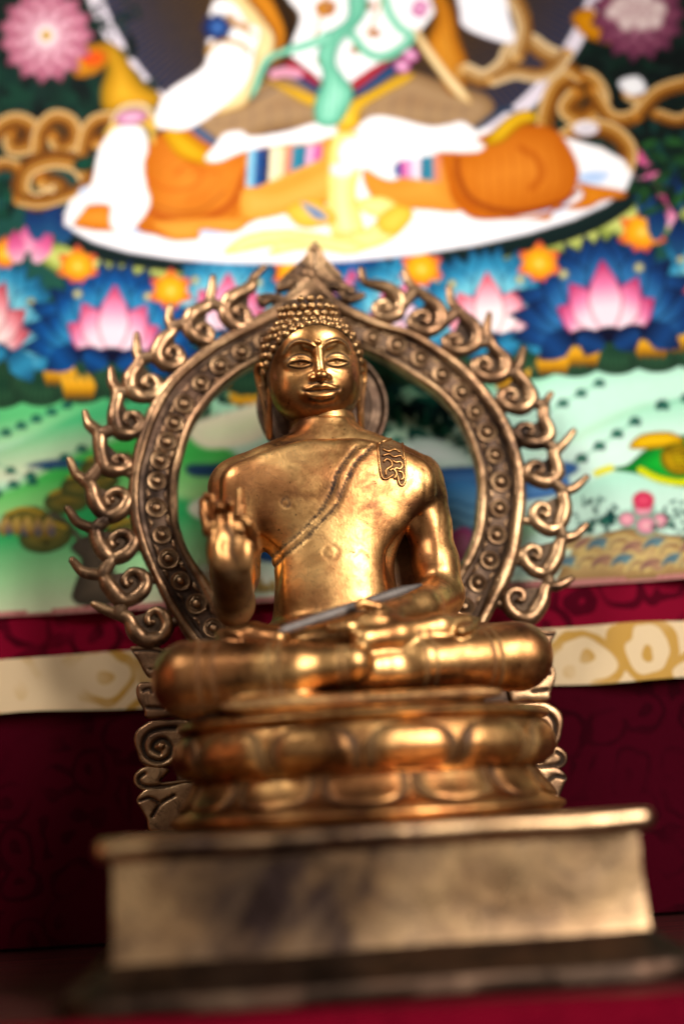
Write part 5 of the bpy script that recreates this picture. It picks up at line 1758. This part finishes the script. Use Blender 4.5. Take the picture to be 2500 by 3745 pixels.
# eye hollows under the brows, then the lids
for s in (-1, 1):
    H.ell((s * 8.6, fy(s * 8.6, 4.6) - 1.0, 4.4), (6.6, .5, 2.6), 3.4, op='cut')
for s in (-1, 1):
    H.ell((s * 8.7, fy(s * 8.7, 3.0) + 2.9, 2.6), (6.4, 3.8, 3.5), 2.2)
# nose
H.cone((0, fy(0, 8) + .6, 8.2), (0, fy(0, -3) - 3.2, -4.2), 1.5, 2.6, 2.6)
H.ell((0, fy(0, -4) - .2, -4.4), (3.2, 2.6, 2.6), 1.4)
for s in (-1, 1):
    H.ell((s * 3.2, fy(s * 3.2, -5) + .1, -5.0), (1.9, 2.3, 1.7), 1.3)
H.F = H.F.astype(np.float32)
fq = lambda x, z, o=0.0: np.array([x, fy(x, z) + o, z])
# lips
lipz = -11.4
up = [(-8.0, -10.2), (-5.2, -9.7), (-2.5, -8.8), (-1.0, -8.6), (0, -8.9), (1.0, -8.6), (2.5, -8.8), (5.2, -9.7), (8.0, -10.2)]
lo = [(-6.4, -12.0), (-3.8, -13.2), (0, -13.8), (3.8, -13.2), (6.4, -12.0)]
H.ell((0, fy(0, -11) + 1.6, -11), (9.2, 3.4, 4.8), 2.5)
b2 = [fq(x, z, .25) for x, z in catmull(up, 3)]
H.chain(b2, [.85 + .95 * math.sin(math.pi * i / (len(b2) - 1)) for i in range(len(b2))], .5)
b3 = [fq(x, z, .35) for x, z in catmull(lo, 4)]
H.chain(b3, [.95 + 1.3 * math.sin(math.pi * i / (len(b3) - 1)) for i in range(len(b3))], .7)
mouth = [(-8.7, -10.4), (-5.6, -11.0), (-2.6, -10.9), (-.8, -10.9), (0, -11.2), (.8, -10.9), (2.6, -10.9), (5.6, -11.0), (8.7, -10.4)]
for s in (-1, 1):
    H.ell(fq(s * 8.9, -10.4, -.5), (1.0, .8, .9), 1.6, op='cut')
H.chain([fq(-2.6, -15.6, -.5), fq(0, -16.0, -.5), fq(2.6, -15.6, -.5)], [.6, .8, .6], 2.0, op='cut')


# brows, lid lines, eyes: raised or cut lines laid on the surface
def lay_line(pts, r, off, op='add', k=.3):
    q = [fq(x, z, off) for x, z in catmull(pts, 4)]
    n = len(q)
    H.chain(q, [r * (.45 + .55 * math.sin(math.pi * (i + .6) / (n + .2))) for i in range(n)], k, op)
    return q


pl_lines = []
for s in (-1, 1):
    br = [(s * 1.8, 9.6), (s * 3.6, 10.9), (s * 6.2, 11.9), (s * 9.6, 12.2), (s * 13.0, 10.5), (s * 15.6, 6.8)]
    lay_line(br, .46, .16, k=.9)
    lay_line([(x, z + .9) for x, z in br[1:]], .32, -.12, 'cut', .3)
    pl_lines.append([(x, z + .9) for x, z in br[1:]])
    lc = [(s * 3.6, 4.6), (s * 6, 6.0), (s * 9, 6.4), (s * 12, 5.6), (s * 14.4, 3.8)]
    lay_line(lc, .34, -.10, 'cut', .3)
    pl_lines.append(lc)
    ul = [(s * 3.2, 2.5), (s * 5.6, 3.7), (s * 8.6, 4.1), (s * 11.8, 3.5), (s * 14.4, 2.5)]
    ll = [(s * 3.4, 1.9), (s * 6, .9), (s * 8.8, .5), (s * 11.6, 1.0), (s * 14.0, 1.9)]
    H.chain([fq(x, z, .55) for x, z in ((s * 4.6, 2.2), (s * 8.7, 2.3), (s * 12.8, 2.2))], [.5, 1.15, .5], .3, op='cut')
    H.ell(fq(s * 8.8, 2.3, .9), (4.2, 1.1, 1.3), .2)
    H.ell(fq(s * 8.8, 2.4, .1), (.9, .6, .9), .2)
    lay_line(ul, .62, .12, k=.35)
    lay_line(ll, .5, .15, k=.35)
    pl_lines.append([(x, z - .75) for x, z in ul])
    pl_lines.append([(x, z - .7) for x, z in ll])
# the mouth line last, so that it stays crisp
q = [fq(x, z, -.15) for x, z in catmull(mouth, 4)]
H.chain(q, [.45] * len(q), .3, op='cut')
pl_lines.append(mouth)
pl_lines.append([(-5.4, -7.1), (-3.4, -7.4), (-1.2, -6.9)])
pl_lines.append([(5.4, -7.1), (3.4, -7.4), (1.2, -6.9)])
pl_lines.append([(-5.6, -14.4), (-2.4, -15.3), (0, -15.7), (2.4, -15.3), (5.6, -14.4)])
# raised dot between the brows
H.ell(fq(0, 11.4, .1), (1.45, 1.4, 1.45), .35)
# hair cap, clearly higher than the forehead
HLZ = lambda x: 19.4 - 0.020 * x * x


def cap(X, Y, Z):
    k0 = np.sqrt((X / 24.0) ** 2 + ((Y - 3.5) / 24.6) ** 2 + ((Z - 4) / 25.0) ** 2)
    d = (k0 - 1) * 24
    # cut away in front of and below the hairline: the face opening
    f = np.sqrt((X / 21.6) ** 2 + ((Z + 4) / 23.8) ** 2) - 1
    face = np.where(Y < 4, f * 18, 20.0) + 0 * Z
    neck = Z + 10.0 - np.where(Y > 8, 8.0, 0)
    return smax(smax(d, -(face), .8), -neck, 2.0)


H.put(cap, (-26, -26, -22), (26, 30, 32), .5)
H.ell((0, 5, 29), (13.5, 13.5, 10), 3.5)
V, Q, N = H.mesh()
ptn = np.zeros(len(V))
fr = V[:, 1] < -6
for l in pl_lines:
    d = seg_dist2(V[:, 0], V[:, 2], np.array(catmull(l, 4)))
    ptn = np.maximum(ptn, np.where(fr, 1.0 * np.exp(-(d / .72) ** 2), 0))
for s in (-1, 1):      # dark incised iris
    d = np.hypot(V[:, 0] - s * 8.9, V[:, 2] - 2.4)
    ptn = np.maximum(ptn, np.where(fr, .6 * np.exp(-((d - 1.0) / .35) ** 2), 0))
hair = ((V[:, 0] / 21.6) ** 2 + ((V[:, 2] + 4) / 23.8) ** 2 > 1) & (V[:, 2] > -9) | (V[:, 1] > 5) & (V[:, 2] > -12)
ptn = np.where(hair, .93, ptn)
HY = rad(3)
_o = P(1180, 1369, -15)
HR = Matrix.Rotation(rad(-2.6), 4, 'Y') @ Matrix.Rotation(rad(2.0), 4, 'Z') @ Matrix.Rotation(rad(17.0), 4, 'X')
_nose = np.array(HR @ Vector((0, H.front(0, -4), -4)))
head = mesh_obj('head', V, Q, M['face'], statue, normals=N, attrs={'patina_shade': ptn})
head.matrix_local = Matrix.Translation(Vector((_o - _nose) / 1000)) @ HR


# curls: snail-shell beads
def curl_mesh():
    nr, na = 6, 14
    V, F, pt = [(0, -1.9, 0)], [], [0.0]
    for i in range(1, nr + 1):
        f = i / nr
        for j in range(na):
            a = 2 * math.pi * j / na
            sp = math.sin(2 * math.pi * (f * 1.35) - a)
            h = 1.85 * math.sqrt(max(0, 1 - (f * .97) ** 2)) + .20 * sp * (1 - f * .5)
            V.append((2.05 * f * math.cos(a), -h, 2.05 * f * math.sin(a)))
            pt.append(.75 * max(0, -sp) * f)
    for j in range(na):
        F.append((0, 1 + j, 1 + (j + 1) % na))
    for i in range(nr - 1):
        for j in range(na):
            a, b = 1 + i * na + j, 1 + i * na + (j + 1) % na
            F.append((a, a + na, b + na, b))
    return V, F, pt


_cv, _cf, _cp = curl_mesh()
_curl0 = mesh_obj('curl', _cv, _cf, M['hair'], head, attrs={'patina_shade': _cp})
cbvh = BVHTree.FromPolygons(V.tolist(), Q.tolist())
spots = []


def try_spot(o, d, size=1.0, gap=3.7):
    h = cbvh.ray_cast(Vector(o), Vector(d).normalized())
    if h[0] is None:
        return
    p = np.array(h[0])
    n = np.array(h[1])
    if n @ np.array(d) > 0:
        n = -n
    for q, _, _ in spots:
        if np.linalg.norm(q - p) < gap:
            return
    spots.append((p, n, size))


# hairline row round the face, then rows over the cap, then the top knot
for t in np.linspace(-118, 118, 27):
    x, z = 22.6 * math.sin(rad(t)), -4 + 25.0 * math.cos(rad(t))
    o = (x * 1.04, -60 if abs(t) < 80 else -40, z)
    try_spot(o, (0, 1, 0), 1.08, 3.4)
for ring in range(1, 9):
    el = 90 - ring * 10.4
    n = max(6, int(36 * math.cos(rad(el * .96)) ** 1))
    for j in range(n):
        a = 2 * math.pi * (j + .5 * (ring % 2)) / n
        c = np.array([0, 4.0, 5.0])
        dv = np.array([math.cos(rad(el)) * math.sin(a), -math.cos(rad(el)) * math.cos(a), math.sin(rad(el))])
        pnt = c + dv * 60
        # keep the face opening free
        tgt = c + dv * 24.5
        if tgt[1] < 4 and (tgt[0] / 23.5) ** 2 + ((tgt[2] + 4) / 26.0) ** 2 < 1:
            continue
        try_spot(pnt, -dv, 1.0)
for ring, (r, z) in enumerate(((13.4, 30), (12.2, 34), (9.4, 37), (5.6, 39), (1.0, 40))):
    n = max(1, int(2 * math.pi * r / 4.1))
    for j in range(n):
        a = 2 * math.pi * (j + .5 * (ring % 2)) / n
        c = np.array([0, 5, 29 + ring * .8])
        dv = np.array([math.sin(a) * r, -math.cos(a) * r, z - 29])
        try_spot(c + dv * 4, -dv, .92, 3.3)
for i, (p, n, s) in enumerate(spots):
    rot = Vector((0, -1, 0)).rotation_difference(Vector(n)).to_matrix().to_4x4()
    sc = s * (1 + .08 * math.sin(i * 3.1))
    mt = Matrix.Translation(Vector((p - n * .25) / 1000)) @ rot @ Matrix.Rotation(i * 2.1, 4, 'Y') @ Matrix.Diagonal((sc, sc * 1.05, sc, 1))
    if i == 0:
        _curl0.matrix_local = mt
    else:
        share('curl', _curl0.data, head, mt)

# ears with long split lobes
for s in (-1, 1):
    E = Field((-9, -8, -36), (9, 9, 10), 0.45)
    rim = [(-.5, -1.0, 0), (.8, 1.5, 3.4), (2.2, 4.0, 4.4), (3.4, 5.4, 2.2), (3.2, 5.0, -3), (2.2, 3.4, -9), (1.2, 1.6, -16), (.6, .4, -23), (.2, -.8, -30)]
    fr_ = [(-.4, -1.6, -3), (-.2, -1.8, -8), (-.2, -1.8, -14), (-.2, -1.6, -21), (.1, -1.2, -30)]
    cR = catmull(rim, 4)
    E.chain(cR, np.interp(np.linspace(0, 1, len(cR)), [0, .3, .7, 1], [1.0, 1.35, 1.2, 1.5]), .5)
    E.chain(fr_, [1.0, 1.1, 1.15, 1.2, 1.5], .5)
    E.chain([(1.2, 2.0, 1.5), (1.2, 2.0, -6), (.6, .6, -12)], [1.6, 1.6, .9], .4)
    E.chain([(.9, 2.4, 2.0), (1.9, 3.0, -1.5), (1.2, 1.4, -4.5)], [.7, .7, .7], .4)
    Ve, Qe, Ne = E.mesh()
    Ve = Ve * np.array([s, 1, 1])
    Ne = Ne * np.array([s, 1, 1])
    if s < 0:
        Qe = Qe[:, ::-1]
    pe = .75 * np.exp(-((Ve[:, 1] - .6) / 1.6) ** 2) * (Ve[:, 2] < 1)
    e = mesh_obj('ear', Ve, Qe, M['face'], head, normals=Ne, attrs={'patina_shade': pe})
    e.location = (s * .0218, .0005, -.0005)
    e.rotation_euler = (rad(6), 0, s * rad(-14))
